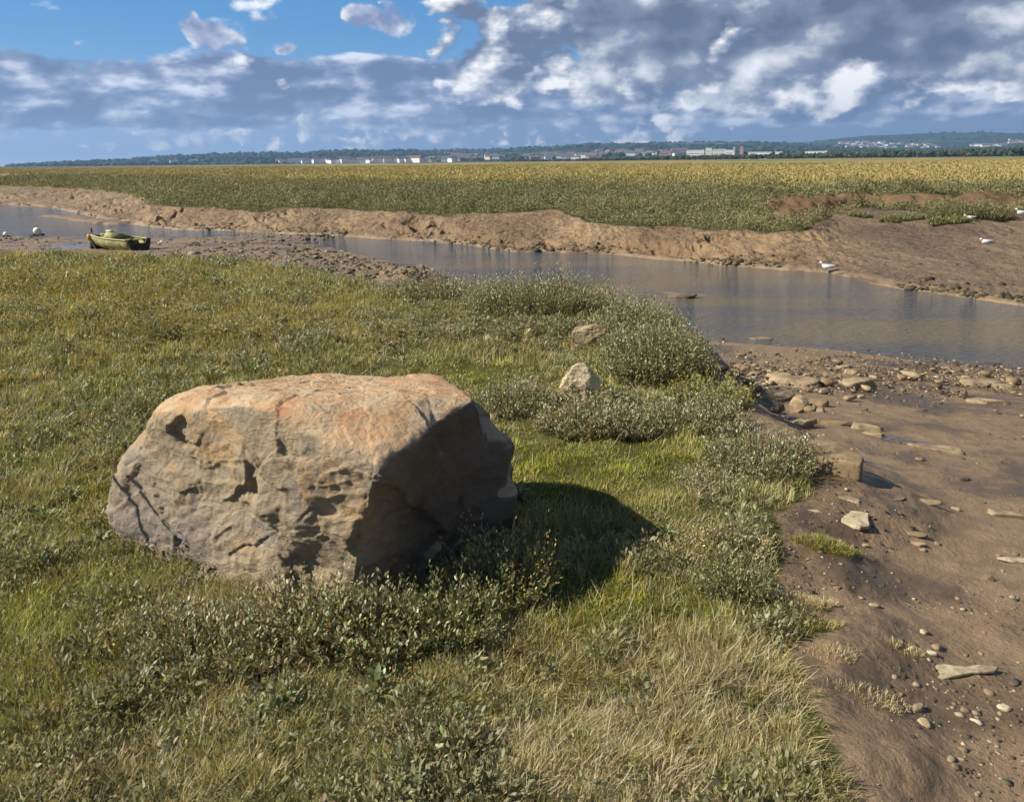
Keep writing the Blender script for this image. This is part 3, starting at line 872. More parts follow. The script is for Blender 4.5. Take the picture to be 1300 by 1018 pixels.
def build_turf():
    lm = leaf_mat('turf_leaf')
    N = 720000
    X1, Y1, P1, sd1 = turf_points(int(N * .62), (-260, 372, 1130, 1120))
    X2, Y2, P2, sd2 = turf_points(int(N * .38), (-200, 318, 980, 430))
    X = np.concatenate([X1, X2]); Y = np.concatenate([Y1, Y2]); P = np.concatenate([P1, P2]); sd = np.concatenate([sd1, sd2])
    d = np.hypot(P[:, 0], P[:, 1])
    e = .05 * fbm(P[:, 0] * 6, P[:, 1] * 6, 2., 3) * 2
    keep = (sd + e < .0) & ~in_boulder(P[:, 0], P[:, 1], -.06)
    # thin out towards the edge, bare patches
    keep &= RNG.uniform(size=len(X)) < (.35 + .65 * sstep(0, -.25, sd))
    bare = gauss(X, Y, 960, 665, 30, 12) + gauss(X, Y, 870, 655, 60, 14) * .7
    keep &= RNG.uniform(size=len(X)) > bare
    X, Y, P, sd, d = X[keep], Y[keep], P[keep], sd[keep], d[keep]
    n = len(X)
    x, y = P[:, 0], P[:, 1]
    pn = fbm(x * 1.4, y * 1.4, 3., 4); pn2 = fbm(x * 3.5, y * 3.5, 6., 4); pn3 = fbm(x * .5, y * .5, 1., 3)
    w = np.zeros((5, n))     # dry, olive, green, moss, greyish
    w[0] = .16 + 1.7 * gauss(X, Y, 830, 930, 260, 110) + .8 * gauss(X, Y, 960, 800, 110, 60) + .6 * gauss(X, Y, 330, 860, 190, 60) + .5 * gauss(X, Y, 60, 700, 130, 50) + .5 * gauss(X, Y, 560, 430, 120, 40) + .5 * gauss(X, Y, 840, 700, 80, 30) + 1.0 * gauss(X, Y, 900, 660, 90, 26) + .5 * gauss(X, Y, 500, 1000, 700, 80)
    w[1] = .35 + .9 * gauss(X, Y, 200, 400, 360, 70) + .3 * gauss(X, Y, 600, 400, 200, 40)
    w[2] = .08 + .45 * gauss(X, Y, 70, 780, 160, 170) + .45 * gauss(X, Y, 130, 540, 110, 60) + .7 * gauss(X, Y, 320, 480, 120, 20) + .35 * gauss(X, Y, 40, 560, 100, 60) + .5 * gauss(X, Y, 900, 600, 60, 30)
    w[3] = 2.4 * gauss(X, Y, 760, 590, 140, 52) + .8 * gauss(X, Y, 600, 480, 110, 26) + 1.4 * gauss(X, Y, 790, 770, 140, 46) + .7 * gauss(X, Y, 940, 780, 60, 30) + .25 * gauss(X, Y, 650, 900, 200, 60) + .4 * gauss(X, Y, 20, 860, 80, 60)
    w[4] = .22 + .8 * gauss(X, Y, 860, 540, 170, 50) + .5 * gauss(X, Y, 640, 380, 300, 26) + .5 * gauss(X, Y, 430, 360, 160, 30) + .4 * gauss(X, Y, 950, 620, 90, 40)
    mz = np.clip(w[3], 0, 1.4) / 1.4
    w[0] *= (1 + 1.9 * pn) * (1 - .5 * mz); w[1] *= (1 - .8 * pn2) * (1 - .6 * mz); w[2] *= (1 + 2.4 * pn2) * (1 - .3 * mz); w[3] *= 1.5 * (1 + .5 * pn); w[4] *= (1 - 1.8 * pn) * (1 - .8 * mz)
    w = np.maximum(w, 0) + 1e-4
    w /= w.sum(0)
    cs = np.cumsum(w, 0); u = RNG.uniform(size=n); typ = (u[None] > cs).sum(0)
    moss = sstep(.35, .75, w[3])
    dry = sstep(.35, .7, w[0])
    scale = .75 + .035 * d                      # far tussocks are drawn coarser
    hh = np.array([.036, .048, .056, .026, .048])[typ] * (1 - .25 * moss) * (1 - .35 * dry) * np.clip(1 + .5 * pn3 + 1.3 * pn + .9 * pn2, .35, 1.8) * RNG.uniform(.55, 1.35, n)
    tall = sstep(6, 12, d)
    hh = hh * (1 + 1.1 * tall)
    ww = np.array([.0026, .0034, .0050, .0030, .0042])[typ] * scale * RNG.uniform(.7, 1.4, n) * (1 + .17 * np.maximum(d - 3, 0))
    pals = [STRAW, OLIVE, GREEN, MOSS, GREYG]
    C = np.zeros((n, 3))
    for k in range(5):
        mk = typ == k; C[mk] = pick(mk.sum(), pals[k])
    C *= np.clip(1 + .45 * pn2 + .45 * fbm(x * .9, y * .9, 13., 3), .45, 1.6)[:, None]
    brown = sstep(.12, .5, fbm(x * 2.0, y * 2.0, 19., 3))[:, None] * .45
    C = C * (1 - brown) + brown * pick(n, [(.30, .22, .11), (.24, .175, .085)], .2)
    az = RNG.uniform(0, 2 * PI, n) + 0 * x
    wind = fbm(x * 2.2, y * 2.2, 11., 2) * 5
    az = np.where(RNG.uniform(size=n) < .45, wind, az)
    lean = np.abs(RNG.normal(.62, .45, n)) + dry * RNG.uniform(.2, 1.0, n)
    b = Bag(); b.add(blades(P, hh * (1 + .5 * dry), ww, az, lean, C))
    o = b.build('marsh_turf', lm)
    tag(o, 'mixed short turf of dry straw and green blades covering the near bank', None, None, 'stuff')
    # tussocks: blades that spring from one crown
    tc = np.flatnonzero((RNG.uniform(size=n) < .010 * (1 - moss) * (1 - .3 * dry)) & (sd < -.08))
    m = len(tc); nb = 46
    cen = np.repeat(P[tc], nb, 0); dc = np.repeat(d[tc], nb); sc_ = 1 + .06 * np.maximum(dc - 3, 0)
    a_ = RNG.uniform(0, 2 * PI, m * nb); r_ = np.abs(RNG.normal(0, .022, m * nb)) * sc_
    R_ = cen + np.stack([r_ * np.cos(a_), r_ * np.sin(a_), np.zeros(m * nb)], 1)
    tt = np.repeat(RNG.integers(0, 3, m), nb)
    tcol = np.where((tt == 0)[:, None], pick(m * nb, STRAW, .2), np.where((tt == 1)[:, None], pick(m * nb, GREYG + OLIVE, .2), pick(m * nb, OLIVE + GREEN, .2)))
    b = Bag(); b.add(blades(R_, np.repeat(RNG.uniform(.035, .085, m), nb) * RNG.uniform(.5, 1.2, m * nb) * np.minimum(sc_, 1.6), .0032 * (1 + .16 * np.maximum(dc - 3, 0)), a_ + RNG.normal(0, .4, m * nb), np.abs(RNG.normal(.75, .35, m * nb)), tcol, curl=.3))
    tag(b.build('grass_tussocks', lm), 'coarse tussocks of straw and grey green grass dotted over the near turf', None, None, 'stuff')
    # matted dead stalks, thin and bleached, lying through everything
    tc = np.flatnonzero((RNG.uniform(size=n) < .16 * np.clip(.55 + 1.6 * fbm(x * 1.3, y * 1.3, 27., 3), .1, 1.5) * (1 - .8 * moss)) & (sd < -.02))
    m = len(tc); sc_ = 1 + .14 * np.maximum(d[tc] - 3, 0)
    b = Bag(); b.add(blades(P[tc] + [0, 0, .01], RNG.uniform(.05, .13, m) * np.minimum(sc_, 1.5), RNG.uniform(.0012, .0022, m) * sc_, RNG.uniform(0, 2 * PI, m), RNG.uniform(.7, 1.5, m), pick(m, [(.60, .52, .34), (.50, .42, .26), (.42, .34, .20), (.66, .60, .42)], .2), curl=.7))
    tag(b.build('dead_stalks', lm), 'bleached dead stalks matted through the near turf', None, None, 'stuff')
    # low leafy sprigs through the field: grey purslane, glasswort with yellow tips
    b = Bag()
    tc = np.flatnonzero((RNG.uniform(size=n) < .0062 * (.35 + 1.3 * w[4] + .8 * w[1]) * (1 - moss) ** 2 * (1 - .6 * dry) * np.clip(1 + 3 * fbm(x * .8, y * .8, 23., 3), .1, 3) * (1 - .92 * gauss(X, Y, 850, 900, 260, 170))) & (sd < -.05))
    m = len(tc); nb = 70
    cen = np.repeat(P[tc], nb, 0); dc = np.repeat(d[tc], nb); sc_ = 1 + .10 * np.maximum(dc - 3, 0)
    rad = np.repeat(RNG.uniform(.05, .13, m), nb) * sc_; a_ = RNG.uniform(0, 2 * PI, m * nb); u_ = RNG.uniform(0, 1, m * nb) ** .5
    hh_ = np.repeat(RNG.uniform(.04, .11, m), nb) * np.minimum(sc_, 1.8) * (1 - .6 * u_ ** 2) * RNG.uniform(.35, 1.05, m * nb)
    base = cen + np.stack([rad * u_ * np.cos(a_), rad * u_ * np.sin(a_), hh_], 1)
    dr = np.stack([np.cos(a_) * u_ + RNG.normal(0, .5, m * nb), np.sin(a_) * u_ + RNG.normal(0, .5, m * nb), RNG.uniform(.3, 1.4, m * nb)], 1)
    tint = np.repeat(RNG.uniform(.75, 1.25, (m, 1)) * RNG.uniform(.92, 1.08, (m, 3)), nb, 0)
    ll = RNG.uniform(.015, .030, m * nb) * sc_ * np.repeat(RNG.uniform(.5, 1.35, m), nb)
    b.add(leaves(base, dr, ll, ll * RNG.uniform(.28, .45, m * nb), pick(m * nb, [(.27, .265, .145), (.33, .31, .18), (.22, .225, .11), (.28, .24, .13)], .22) * tint))
    o = b.build('purslane_cover', lm); tag(o, 'grey green leafy ground cover scattered through the turf', None, None, 'stuff')
    b = Bag()
    yw = (.55 * gauss(X, Y, 180, 430, 260, 60) + .35 * gauss(X, Y, 130, 360, 300, 25) + .2 * gauss(X, Y, 120, 640, 70, 90) + .25 * gauss(X, Y, 900, 490, 60, 40) + .10 * gauss(X, Y, 380, 830, 260, 60)) * (1 + 2.5 * pn2)
    sel = RNG.uniform(size=n) < yw * .16
    Q = P[sel]; dq = d[sel]; m = len(Q)
    s_ = (1 + .13 * np.maximum(dq - 3, 0))
    for j in range(2):
        base = Q + np.stack([RNG.normal(0, .01, m), RNG.normal(0, .01, m), RNG.uniform(.03, .10, m) * (1 + .8 * sstep(6, 12, dq))], 1)
        b.add(chips(base, RNG.normal(size=(m, 3)) + [0, 0, 1], RNG.uniform(.007, .014, m) * s_, RNG.uniform(.005, .009, m) * s_, pick(m, YELLOW + [(.30, .22, .04)], .25)))
    o = b.build('yellow_flower_tips', lm); tag(o, 'tiny yellow flower tips dotting the left side of the turf', None, None, 'stuff')


def root_at(X, Y, z=0.0):
    P = px(X, Y, z)
    P[2] = float(ground_z(np.array([P[0]]), np.array([P[1]]))[0])
    return P


def bush(root, rx, ry, h, nst, leaf, pal, lm, stem_col=(.13, .10, .06), nleaf=14, tips=None, blade=False, up=.7, name='purslane_shrub'):
    """a low shrub: many leaning stems, each set with small leaves"""
    u = RNG.uniform(0, 1, nst) ** .5; a = RNG.uniform(0, 2 * PI, nst)
    bx = rx * u * np.cos(a); by = ry * u * np.sin(a)
    R = np.stack([bx * .85, by * .85, np.zeros(nst)], 1)
    gz = ground_z(root[0] + R[:, 0], root[1] + R[:, 1]) - root[2]
    R[:, 2] = gz
    lean = .12 + .45 * u + RNG.normal(0, .12, nst)
    az = a + RNG.normal(0, .5, nst)
    hs = h * (1 - .45 * u ** 2) * ragged(nst) * (1 + .3 * fbm(bx * 6 / max(rx, .2), by * 6 / max(rx, .2), 3., 2))
    D = np.stack([np.sin(lean) * np.cos(az), np.sin(lean) * np.sin(az), np.cos(lean)], 1)
    b = Bag()
    sc = pick(nst, [stem_col], .25)
    b.add(blades(R, hs, np.full(nst, leaf * .22), az, lean, sc, curl=.5))
    stemtone = np.where(RNG.uniform(size=(nst, 1)) < .09, np.array([[1.15, .88, .66]]), np.array([[1.12, 1.16, 1.06]])) * RNG.uniform(.75, 1.25, (nst, 1))
    fo = Bag()
    for j in range(nleaf):
        t = (j + .6) / nleaf
        jt = t + RNG.uniform(-.03, .03, nst)
        B = R + D * (hs * jt)[:, None] + RNG.normal(0, leaf * .25, (nst, 3))
        ang = RNG.uniform(0, 2 * PI, nst)
        dr = D * up + np.stack([np.cos(ang), np.sin(ang), RNG.uniform(-.2, .8, nst)], 1) * (1.05 - .5 * t)
        ls = leaf * RNG.uniform(.65, 1.25, nst) * (1.1 - .45 * t)
        fo.add(leaves(B, dr, ls, ls * RNG.uniform(.30, .5, nst), pick(nst, pal, .22) * stemtone))
    if tips is not None:
        for j in range(5):
            B = R + D * (hs * (.93 + .05 * j))[:, None] + RNG.normal(0, leaf * .35, (nst, 3))
            k = RNG.uniform(size=nst) < .7
            fo.add(leaves(B[k], D[k] + RNG.normal(0, .35, (k.sum(), 3)), np.full(k.sum(), leaf * .7), np.full(k.sum(), leaf * .22), pick(k.sum(), tips, .25)))
    o = empty(name, root)
    b.build('stems', lm, o); fo.build('foliage', lm, o)
    return o


def aster(root, n, l, lm, pal, name='sea_aster'):
    """rosette of lance-shaped leaves"""
    az = RNG.uniform(0, 2 * PI, n); el = RNG.uniform(.35, 1.35, n)
    d = np.stack([np.cos(az) * np.cos(el), np.sin(az) * np.cos(el), np.sin(el)], 1)
    ls = l * RNG.uniform(.6, 1.15, n); w = ls * RNG.uniform(.15, .22, n)
    B = RNG.normal(0, l * .12, (n, 3)); B[:, 2] = RNG.uniform(0, .02, n)
    col = pick(n, pal, .2)
    s_ = np.stack([-np.sin(az), np.cos(az), np.zeros(n)], 1) + RNG.normal(0, .25, (n, 3))
    V = np.empty((n, 9, 3)); droop = RNG.uniform(.1, .45, n)[:, None]
    for k, (t, ww) in enumerate([(0, .18), (.33, .75), (.68, 1.0)]):
        c = B + d * (ls * t)[:, None] - np.array([0, 0, 1]) * droop * (ls * t * t)[:, None]
        V[:, k * 2] = c + s_ * (w * ww * .5)[:, None] + [0, 0, .12 * l * ww * .5]
        V[:, k * 2 + 1] = c - s_ * (w * ww * .5)[:, None] + [0, 0, .12 * l * ww * .5]
    V[:, 6] = B + d * ls[:, None] - np.array([0, 0, 1]) * droop * ls[:, None]
    V[:, 7] = B + d * (ls * .33)[:, None] - np.array([0, 0, 1]) * droop * (ls * .11)[:, None]
    V[:, 8] = B + d * (ls * .68)[:, None] - np.array([0, 0, 1]) * droop * (ls * .46)[:, None]
    b = np.arange(n)[:, None] * 9
    T = np.concatenate([b + k for k in ([0, 1, 7], [0, 7, 2], [1, 3, 7], [2, 7, 8], [2, 8, 4], [7, 3, 8], [3, 5, 8], [4, 8, 6], [8, 5, 6])], 1).reshape(-1, 3)
    C = np.repeat(col[:, None, :], 9, 1)
    bg = Bag(); bg.add((V.reshape(-1, 3), T, C.reshape(-1, 3)))
    o = bg.build(name, lm); o.location = [float(v) for v in root]
    return o


def tussock(root, rx, ry, n, h, pal, lm, name='grass_tuft', lean=.7):
    u = RNG.uniform(0, 1, n) ** .5; a = RNG.uniform(0, 2 * PI, n)
    R = np.stack([rx * u * np.cos(a) * (1 + .25 * np.sin(3 * a)), ry * u * np.sin(a), np.zeros(n)], 1)
    R[:, 2] = ground_z(root[0] + R[:, 0], root[1] + R[:, 1]) - root[2]
    b = Bag(); az = a + RNG.normal(0, 1.2, n)
    b.add(blades(R, h * RNG.uniform(.5, 1.2, n) * (1.1 - .4 * u), np.full(n, .0017) * RNG.uniform(.7, 1.5, n), az, np.abs(RNG.normal(lean + .25, .4, n)), pick(n, pal, .25)))
    o = b.build(name, lm); o.location = [float(v) for v in root]
    return o


PURS = [(.30, .29, .17), (.37, .35, .22), (.23, .235, .12), (.42, .385, .26), (.25, .21, .12), (.30, .23, .14)]
PURS_DK = [(.26, .27, .12), (.21, .225, .10), (.28, .285, .14), (.16, .18, .07), (.33, .32, .18)]


def build_plants():
    lm = leaf_mat('shrub_leaf', .45, .22, .4)
    L = [  # X, Y, rx, ry, h, stems, leaf, palette, label, tips
        (290, 838, 0.30, 0.20, 0.184, 270, 0.026, PURS, 'greyish brown leafy shrub below the left foot of the boulder', None),
        (385, 815, 0.22, 0.18, 0.253, 234, 0.031, PURS, 'grey green shrub rising in front of the lit face of the boulder', None),
        (460, 826, 0.24, 0.20, 0.241, 270, 0.031, PURS_DK + PURS, 'bushy oval-leaved shrub below the front corner of the boulder', None),
        (560, 800, 0.24, 0.20, 0.230, 234, 0.029, PURS_DK, 'dark oval-leaved shrub at the shaded foot of the boulder', None),
        (640, 752, 0.20, 0.18, 0.253, 216, 0.023, PURS_DK, 'shrub with orange-brown seed tips at the edge of the boulder shadow', [(.42, .22, .06), (.50, .33, .12), (.36, .27, .12)]),
        (220, 815, 0.18, 0.15, 0.115, 108, 0.025, PURS, 'small low grey shrub left of the shrubs under the boulder', None),
        (832, 478, .42, .42, 0.450, 1350, 0.034, PURS_DK, 'tall rounded green shrub on the bank edge above the river', None),
        (806, 436, .40, .38, 0.430, 1050, 0.034, PURS_DK + PURS, 'bushy green shrub around the half hidden pale rock', None),
        (690, 402, 0.95, 0.50, 0.525, 1050, 0.037, PURS_DK + PURS, 'wide grey green shrub along the bank top against the river', None),
        (560, 385, 0.85, 0.45, 0.385, 675, 0.037, PURS, 'low wide shrub at the bank top left of the taller ones', None),
        (650, 520, 0.34, 0.26, 0.213, 300, 0.029, PURS, 'grey green shrub on the turf behind the right shoulder of the boulder', None),
        (760, 548, 0.46, 0.26, 0.225, 420, 0.029, PURS, 'grey green shrub in front of the pale rock pair', None),
        (880, 540, 0.40, 0.30, 0.213, 380, 0.026, PURS, 'silvery shrub between the pale rocks and the mud edge', None),
        (965, 592, 0.34, 0.30, 0.250, 420, 0.023, PURS, 'rounded silvery shrub beside the long wedge rock on the mud edge', None),
        (905, 620, 0.22, 0.18, 0.150, 180, 0.022, PURS, 'small silvery shrub on the turf left of the mud', None),
        (925, 750, 0.16, 0.14, 0.188, 190, 0.017, PURS_DK, 'dark little shrub between the green turf and the mud', None),
        (915, 700, 0.26, 0.16, 0.125, 220, 0.017, STRAW[:3] + PURS, 'pale twiggy low shrub on the mud edge above the dark little one', None),
        (740, 510, 0.30, 0.18, 0.150, 200, 0.026, PURS_DK, 'dark green low plant at the foot of the pale rock pair', [(.46, .36, .05), (.40, .33, .07)]),
        (900, 515, 0.34, 0.22, 0.188, 260, 0.026, PURS_DK, 'yellow-tipped shrub on the bank edge below the tall rounded one', [(.46, .36, .05), (.40, .33, .07)]),
    ]
    for (X, Y, rx, ry, h, ns, lf, pal, lab, tips) in L:
        r = root_at(X, Y)
        big = Y < 500 and X > 600
        if big: pal = [(.25, .25, .13), (.31, .30, .17), (.21, .21, .10), (.35, .32, .20)]
        o = bush(r, rx, ry, h, ns, lf, pal, lm, tips=tips, nleaf=20 if big else 14)
        tag(o, lab, 'shrub')
    for (X, Y, z, rx, ry, h, ns, lab) in [(1232, 274, -.4, 1.7, .9, .62, 900, 'rounded dark shrub mound at the foot of the far scarp, farthest right'), (1146, 276, -.45, .95, .5, .26, 380, 'low shrub tuft on the far mud below the scarp'),
            (1092, 273, -.45, .5, .35, .20, 200, 'smallest shrub tuft on the far mud just off the shrub slope'), (1206, 279, -.42, .8, .4, .26, 300, 'low shrub spilling onto the mud left of the rounded mound')]:
        r = px(X, Y, z); r[2] = float(ground_z(r[:1], r[1:2])[0])
        tag(bush(r, rx, ry, h, ns, .085, [(.20, .195, .085), (.26, .24, .115), (.15, .155, .06)], lm, nleaf=9), lab, 'shrub')
    A = [(25, 590, 26, .085, 'bright green aster rosette at the left frame edge level with the boulder top'), (85, 560, 20, .07, 'aster rosette up the slope from the left edge one'),
         (318, 478, 34, .10, 'bright green aster clump just behind the boulder top'), (270, 478, 18, .08, 'small green aster left of the clump behind the boulder'),
         (120, 700, 24, .10, 'broad-leaved aster by the left side of the boulder'), (90, 640, 18, .07, 'aster with small leaves left of the boulder'),
         (600, 850, 30, .075, 'pale green aster on the turf below the dark shrub'), (480, 890, 26, .09, 'pale green aster near the bottom of the turf'), (350, 905, 30, .085, 'aster clump at the bottom centre left of the turf'),
         (660, 640, 30, .11, 'dark green aster in the shade against the right side of the boulder'), (575, 690, 22, .10, 'aster in the deep shade under the boulder'), (845, 680, 22, .065, 'silvery aster at the tip of the boulder shadow'),
         (268, 362, 26, .20, 'dark leaved aster far out in the left field'), (905, 752, 10, .05, 'pale round-leaved plant beside the dark little shrub'), (920, 600, 20, .08, 'light green aster beside the silvery shrub at the mud edge'),
         (770, 500, 18, .10, 'long-leaved aster right of the pale rock pair'), (605, 555, 16, .10, 'long-leaved aster by the right shoulder of the boulder'), (480, 425, 18, .13, 'pale leaved aster in the field behind the boulder'),
         (60, 660, 22, .08, 'green aster low on the left frame edge'), (180, 880, 20, .08, 'single broad aster in the bottom left grass')]
    for (X, Y, n, l, lab) in A:
        pal = [(.20, .27, .07), (.26, .31, .11), (.16, .22, .06)] if 'bright' in lab or 'green aster low' in lab else [(.27, .29, .14), (.33, .34, .20), (.20, .24, .09)]
        o = aster(root_at(X, Y), int(n * 1.7), l * 1.15, lm, pal); tag(o, lab, 'plant')
    TU = [(1050, 715, .15, .06, 700, .045, OLIVE + MOSS, 'olive grass tuft spreading onto the mud'), (1020, 785, .12, .06, 500, .05, STRAW, 'straw-coloured grass tongue reaching onto the mud'),
          (1045, 815, .07, .04, 150, .04, STRAW + MOSS, 'sparse yellow grass wisps below the straw tongue'), (1105, 905, .13, .08, 200, .035, STRAW, 'thin dry grass patch on the mud near the bottom'),
          (1150, 835, .07, .04, 130, .035, STRAW, 'small dry tuft left of the pointed white slab'), (1055, 855, .10, .06, 140, .03, STRAW, 'faint dry wisps at the turf edge')]
    for (X, Y, rx, ry, n, h, pal, lab) in TU:
        tag(tussock(root_at(X, Y, -.1), rx, ry, int(n * 2.6), h * .9, pal, lm), lab, 'grass tuft')
    # dead forked stem, left of the frame: its shadow falls on the boulder
    return


def build_dead_stem():
    m = simple_mat('dead_wood', (.16, .12, .08), .8)
    V = []; Fc = []

    def tube(p0, p1, r0, r1, seg=7):
        p0 = np.array(p0, float); p1 = np.array(p1, float); d = p1 - p0; d /= np.linalg.norm(d)
        a = np.cross(d, [0, 1, .3]); a /= np.linalg.norm(a); b = np.cross(d, a); n0 = len(V)
        for p, r in ((p0, r0), (p1, r1)):
            for k in range(seg):
                t = 2 * PI * k / seg; V.append(p + a * r * math.cos(t) + b * r * math.sin(t))
        for k in range(seg):
            Fc.append([n0 + k, n0 + (k + 1) % seg, n0 + seg + (k + 1) % seg, n0 + seg + k])

    bx_, by_ = proj(BOULDER)

    def onray(X, Y, yy, back):
        return BOULDER[np.argmin((bx_ - X) ** 2 + (by_ - Y) ** 2)] + S * back
    bk = 1.3
    a = onray(150, 590, 3.33, bk); b = onray(172, 640, 3.30, bk); c = onray(196, 712, 3.30, bk); e = onray(216, 672, 3.28, bk); a2 = onray(164, 606, 3.32, bk)
    base = np.array([c[0] - .02, c[1] - .1, 0.0])
    tube(base, c, .014, .012); tube(c, b, .012, .011); tube(b, a, .011, .008)
    tube(e + (e - a2) * .0, a2, .007, .010)
    o = obj_np('dead_stem', np.array(V) - base, Fc, m, None, True); o.location = [float(v) for v in base]
    tag(o, 'bare forked dead stem standing left of the boulder', 'stem')


def build_far_marsh():
    lm = leaf_mat('far_leaf', .6, .15, .2)
    # shrubby slope of the far bank
    n = 480000
    az = np.interp(RNG.uniform(size=n), [0, 1], [float(_azd(px(-160, 300))[0]), float(_azd(px(1460, 300))[0])])
    k3 = np.interp(az, T3[:, 0], T3[:, 1]); k4 = np.interp(az, T4[:, 0], T4[:, 1])
    d = k3 * 1.0 * np.exp(RNG.uniform(-.035, 1.0, n) * np.log(np.minimum(k4 * 1.18, 170) / k3 ))
    x = d * np.sin(az); y = d * np.cos(az)
    z, m = ground_z(x, y, full=True)
    cover = sstep(.25, .6, m['marsh'] + .25 * fbm(x * .9, y * .6, 5., 3))
    cl = fbm(x * 1.1, y * .8, 21., 4)
    keep = (RNG.uniform(size=n) < cover) & (cl > -.30) & (RNG.uniform(size=n) > m['scarp'] * 1.3)
    x, y, z, d, cl = x[keep], y[keep], z[keep], d[keep], cl[keep]; n = len(x)
    hgt = (.05 + .80 * np.maximum(cl + .20, 0)) * RNG.uniform(0, 1, n) ** .6
    B = np.stack([x, y, z + hgt], 1)
    col = pick(n, [(.20, .195, .085), (.26, .24, .115), (.15, .155, .06), (.31, .27, .15), (.21, .175, .08)], .12)
    col *= (1 + .55 * fbm(x * .3, y * .3, 15., 3))[:, None]
    s_ = d / 40.
    b = Bag(); b.add(chips(B, RNG.normal(size=(n, 3)) * [1, 1, .5] + [0, 0, .9], RNG.uniform(.05, .11, n) * s_ ** .7, RNG.uniform(.025, .055, n) * s_ ** .7, col))
    o = b.build('bank_shrub_cover', lm); tag(o, 'grey green low shrubs covering the slope of the far bank', None, None, 'stuff')
    # golden and green marsh grass beyond
    n = 300000
    az = RNG.uniform(float(_azd(px(-160, 300))[0]), float(_azd(px(1460, 300))[0]), n)
    k4 = np.interp(az, T4[:, 0], T4[:, 1])
    d = k4 * 1.06 * np.exp(RNG.uniform(0, 1, n) ** 1.3 * 2.0)
    x = d * np.sin(az); y = d * np.cos(az); z = ground_z(x, y, detail=True)
    g = fbm(x * .035, y * .012, 4., 4) + .25 * fbm(x * .3, y * .15, 2., 3)
    gold = sstep(-.40, .10, g + .25 * np.clip((d - k4 * 1.15) / k4, -1, .6))
    u = RNG.uniform(size=n) < gold
    col = np.where(u[:, None], pick(n, [(.38, .30, .115), (.35, .275, .105), (.41, .325, .13), (.31, .255, .10)], .08), pick(n, [(.22, .205, .08), (.25, .225, .09), (.19, .185, .07)], .1))
    b = Bag(); b.add(blades(np.stack([x, y, z - .03], 1), RNG.uniform(.10, .30, n) * (1 + .3 * g), .07 * d / 50 * RNG.uniform(.7, 1.5, n), RNG.uniform(0, 6.28, n), np.abs(RNG.normal(.25, .2, n)), col))
    o = b.build('golden_marsh_grass', lm); tag(o, 'golden and green grass on the flat marsh across the river', None, None, 'stuff')

# ------------------------------------------------------------------ hills, woods and far houses
def _crest(rows, Dc):
    out = []
    for X, Y in rows:
        d = ray(X, Y); out.append((math.atan2(d[0], d[1]), EYE + Dc * d[2] / math.hypot(d[0], d[1])))
    out.sort(); return np.array(out)


RIDGES = [
    (_crest([(-1500, 206), (-300, 212), (0, 212), (60, 208.5), (100, 206), (150, 204), (185, 201), (220, 198.5), (300, 195.5), (380, 194.5), (450, 191.5), (520, 191.5), (560, 193), (600, 197), (650, 203), (700, 210)], 5200), 3300, 5200),
    (_crest([(-1500, 230), (300, 216), (400, 197), (470, 193), (520, 190.5), (620, 190), (650, 188.5), (700, 186.5), (745, 183), (800, 182), (850, 181.5), (900, 180.5), (960, 181), (1000, 181.5), (1050, 184), (1150, 189), (1300, 190), (1700, 188), (2400, 190)], 6600), 2700, 6600),
    (_crest([(-1500, 260), (850, 215), (940, 190), (980, 184), (1030, 180), (1060, 176.5), (1100, 172.5), (1150, 170.5), (1200, 168.5), (1260, 168.5), (1300, 169.5), (1500, 165), (2000, 172), (2500, 180)], 8600), 5400, 8600)]


def hill_z(az, d):
    z = np.full(np.shape(az), -3.0)
    x = d * np.sin(az); y = d * np.cos(az)
    n = fbm(x / 900., y / 900., 3., 4); n2 = fbm(x / 220., y / 220., 5., 3)
    for T, d0, dc in RIDGES:
        h = np.interp(az, T[:, 0], T[:, 1])
        t = np.clip((d - d0) / (dc - d0), 0, 1)
        up = t * (1 + .5 * n * (1 - t) * 2) 
        prof = np.where(d <= dc, np.clip(up, 0, 1.02), 1 - .5 * np.clip((d - dc) / 2500., 0, 1))
        z = np.maximum(z, -3 + (h + 3 + n2 * .025 * h * (t > .1)) * prof)
    return z


def hit(X, Y, d0=2400., d1=10000.):
    r = ray(X, Y); az = math.atan2(r[0], r[1]); sl = r[2] / math.hypot(r[0], r[1])
    d = np.linspace(d0, d1, 1500)
    z = np.maximum(hill_z(np.full(d.shape, az), d), 0)
    k = np.argmax(z > EYE + d * sl)
    if z[k] <= EYE + d[k] * sl: k = len(d) - 1
    dd = d[k]
    return np.array([dd * math.sin(az), dd * math.cos(az), z[k]])


def lumps(P, size, sub, col, squash=.8):
    """jittered leafy lumps, one per point"""
    D, Fc = ico(sub)
    n = len(P); m = len(D)
    r = 1 + .28 * RNG.normal(size=(n, m, 1))
    V = P[:, None, :] + D[None] * r * size[:, None, None] * np.array([1, 1, squash])
    T = (np.arange(n)[:, None, None] * m + Fc[None]).reshape(-1, 3)
    C = np.repeat(col[:, None, :], m, 1) * RNG.uniform(.8, 1.2, (n, m, 1))
    return V.reshape(-1, 3), T, C.reshape(-1, 3)


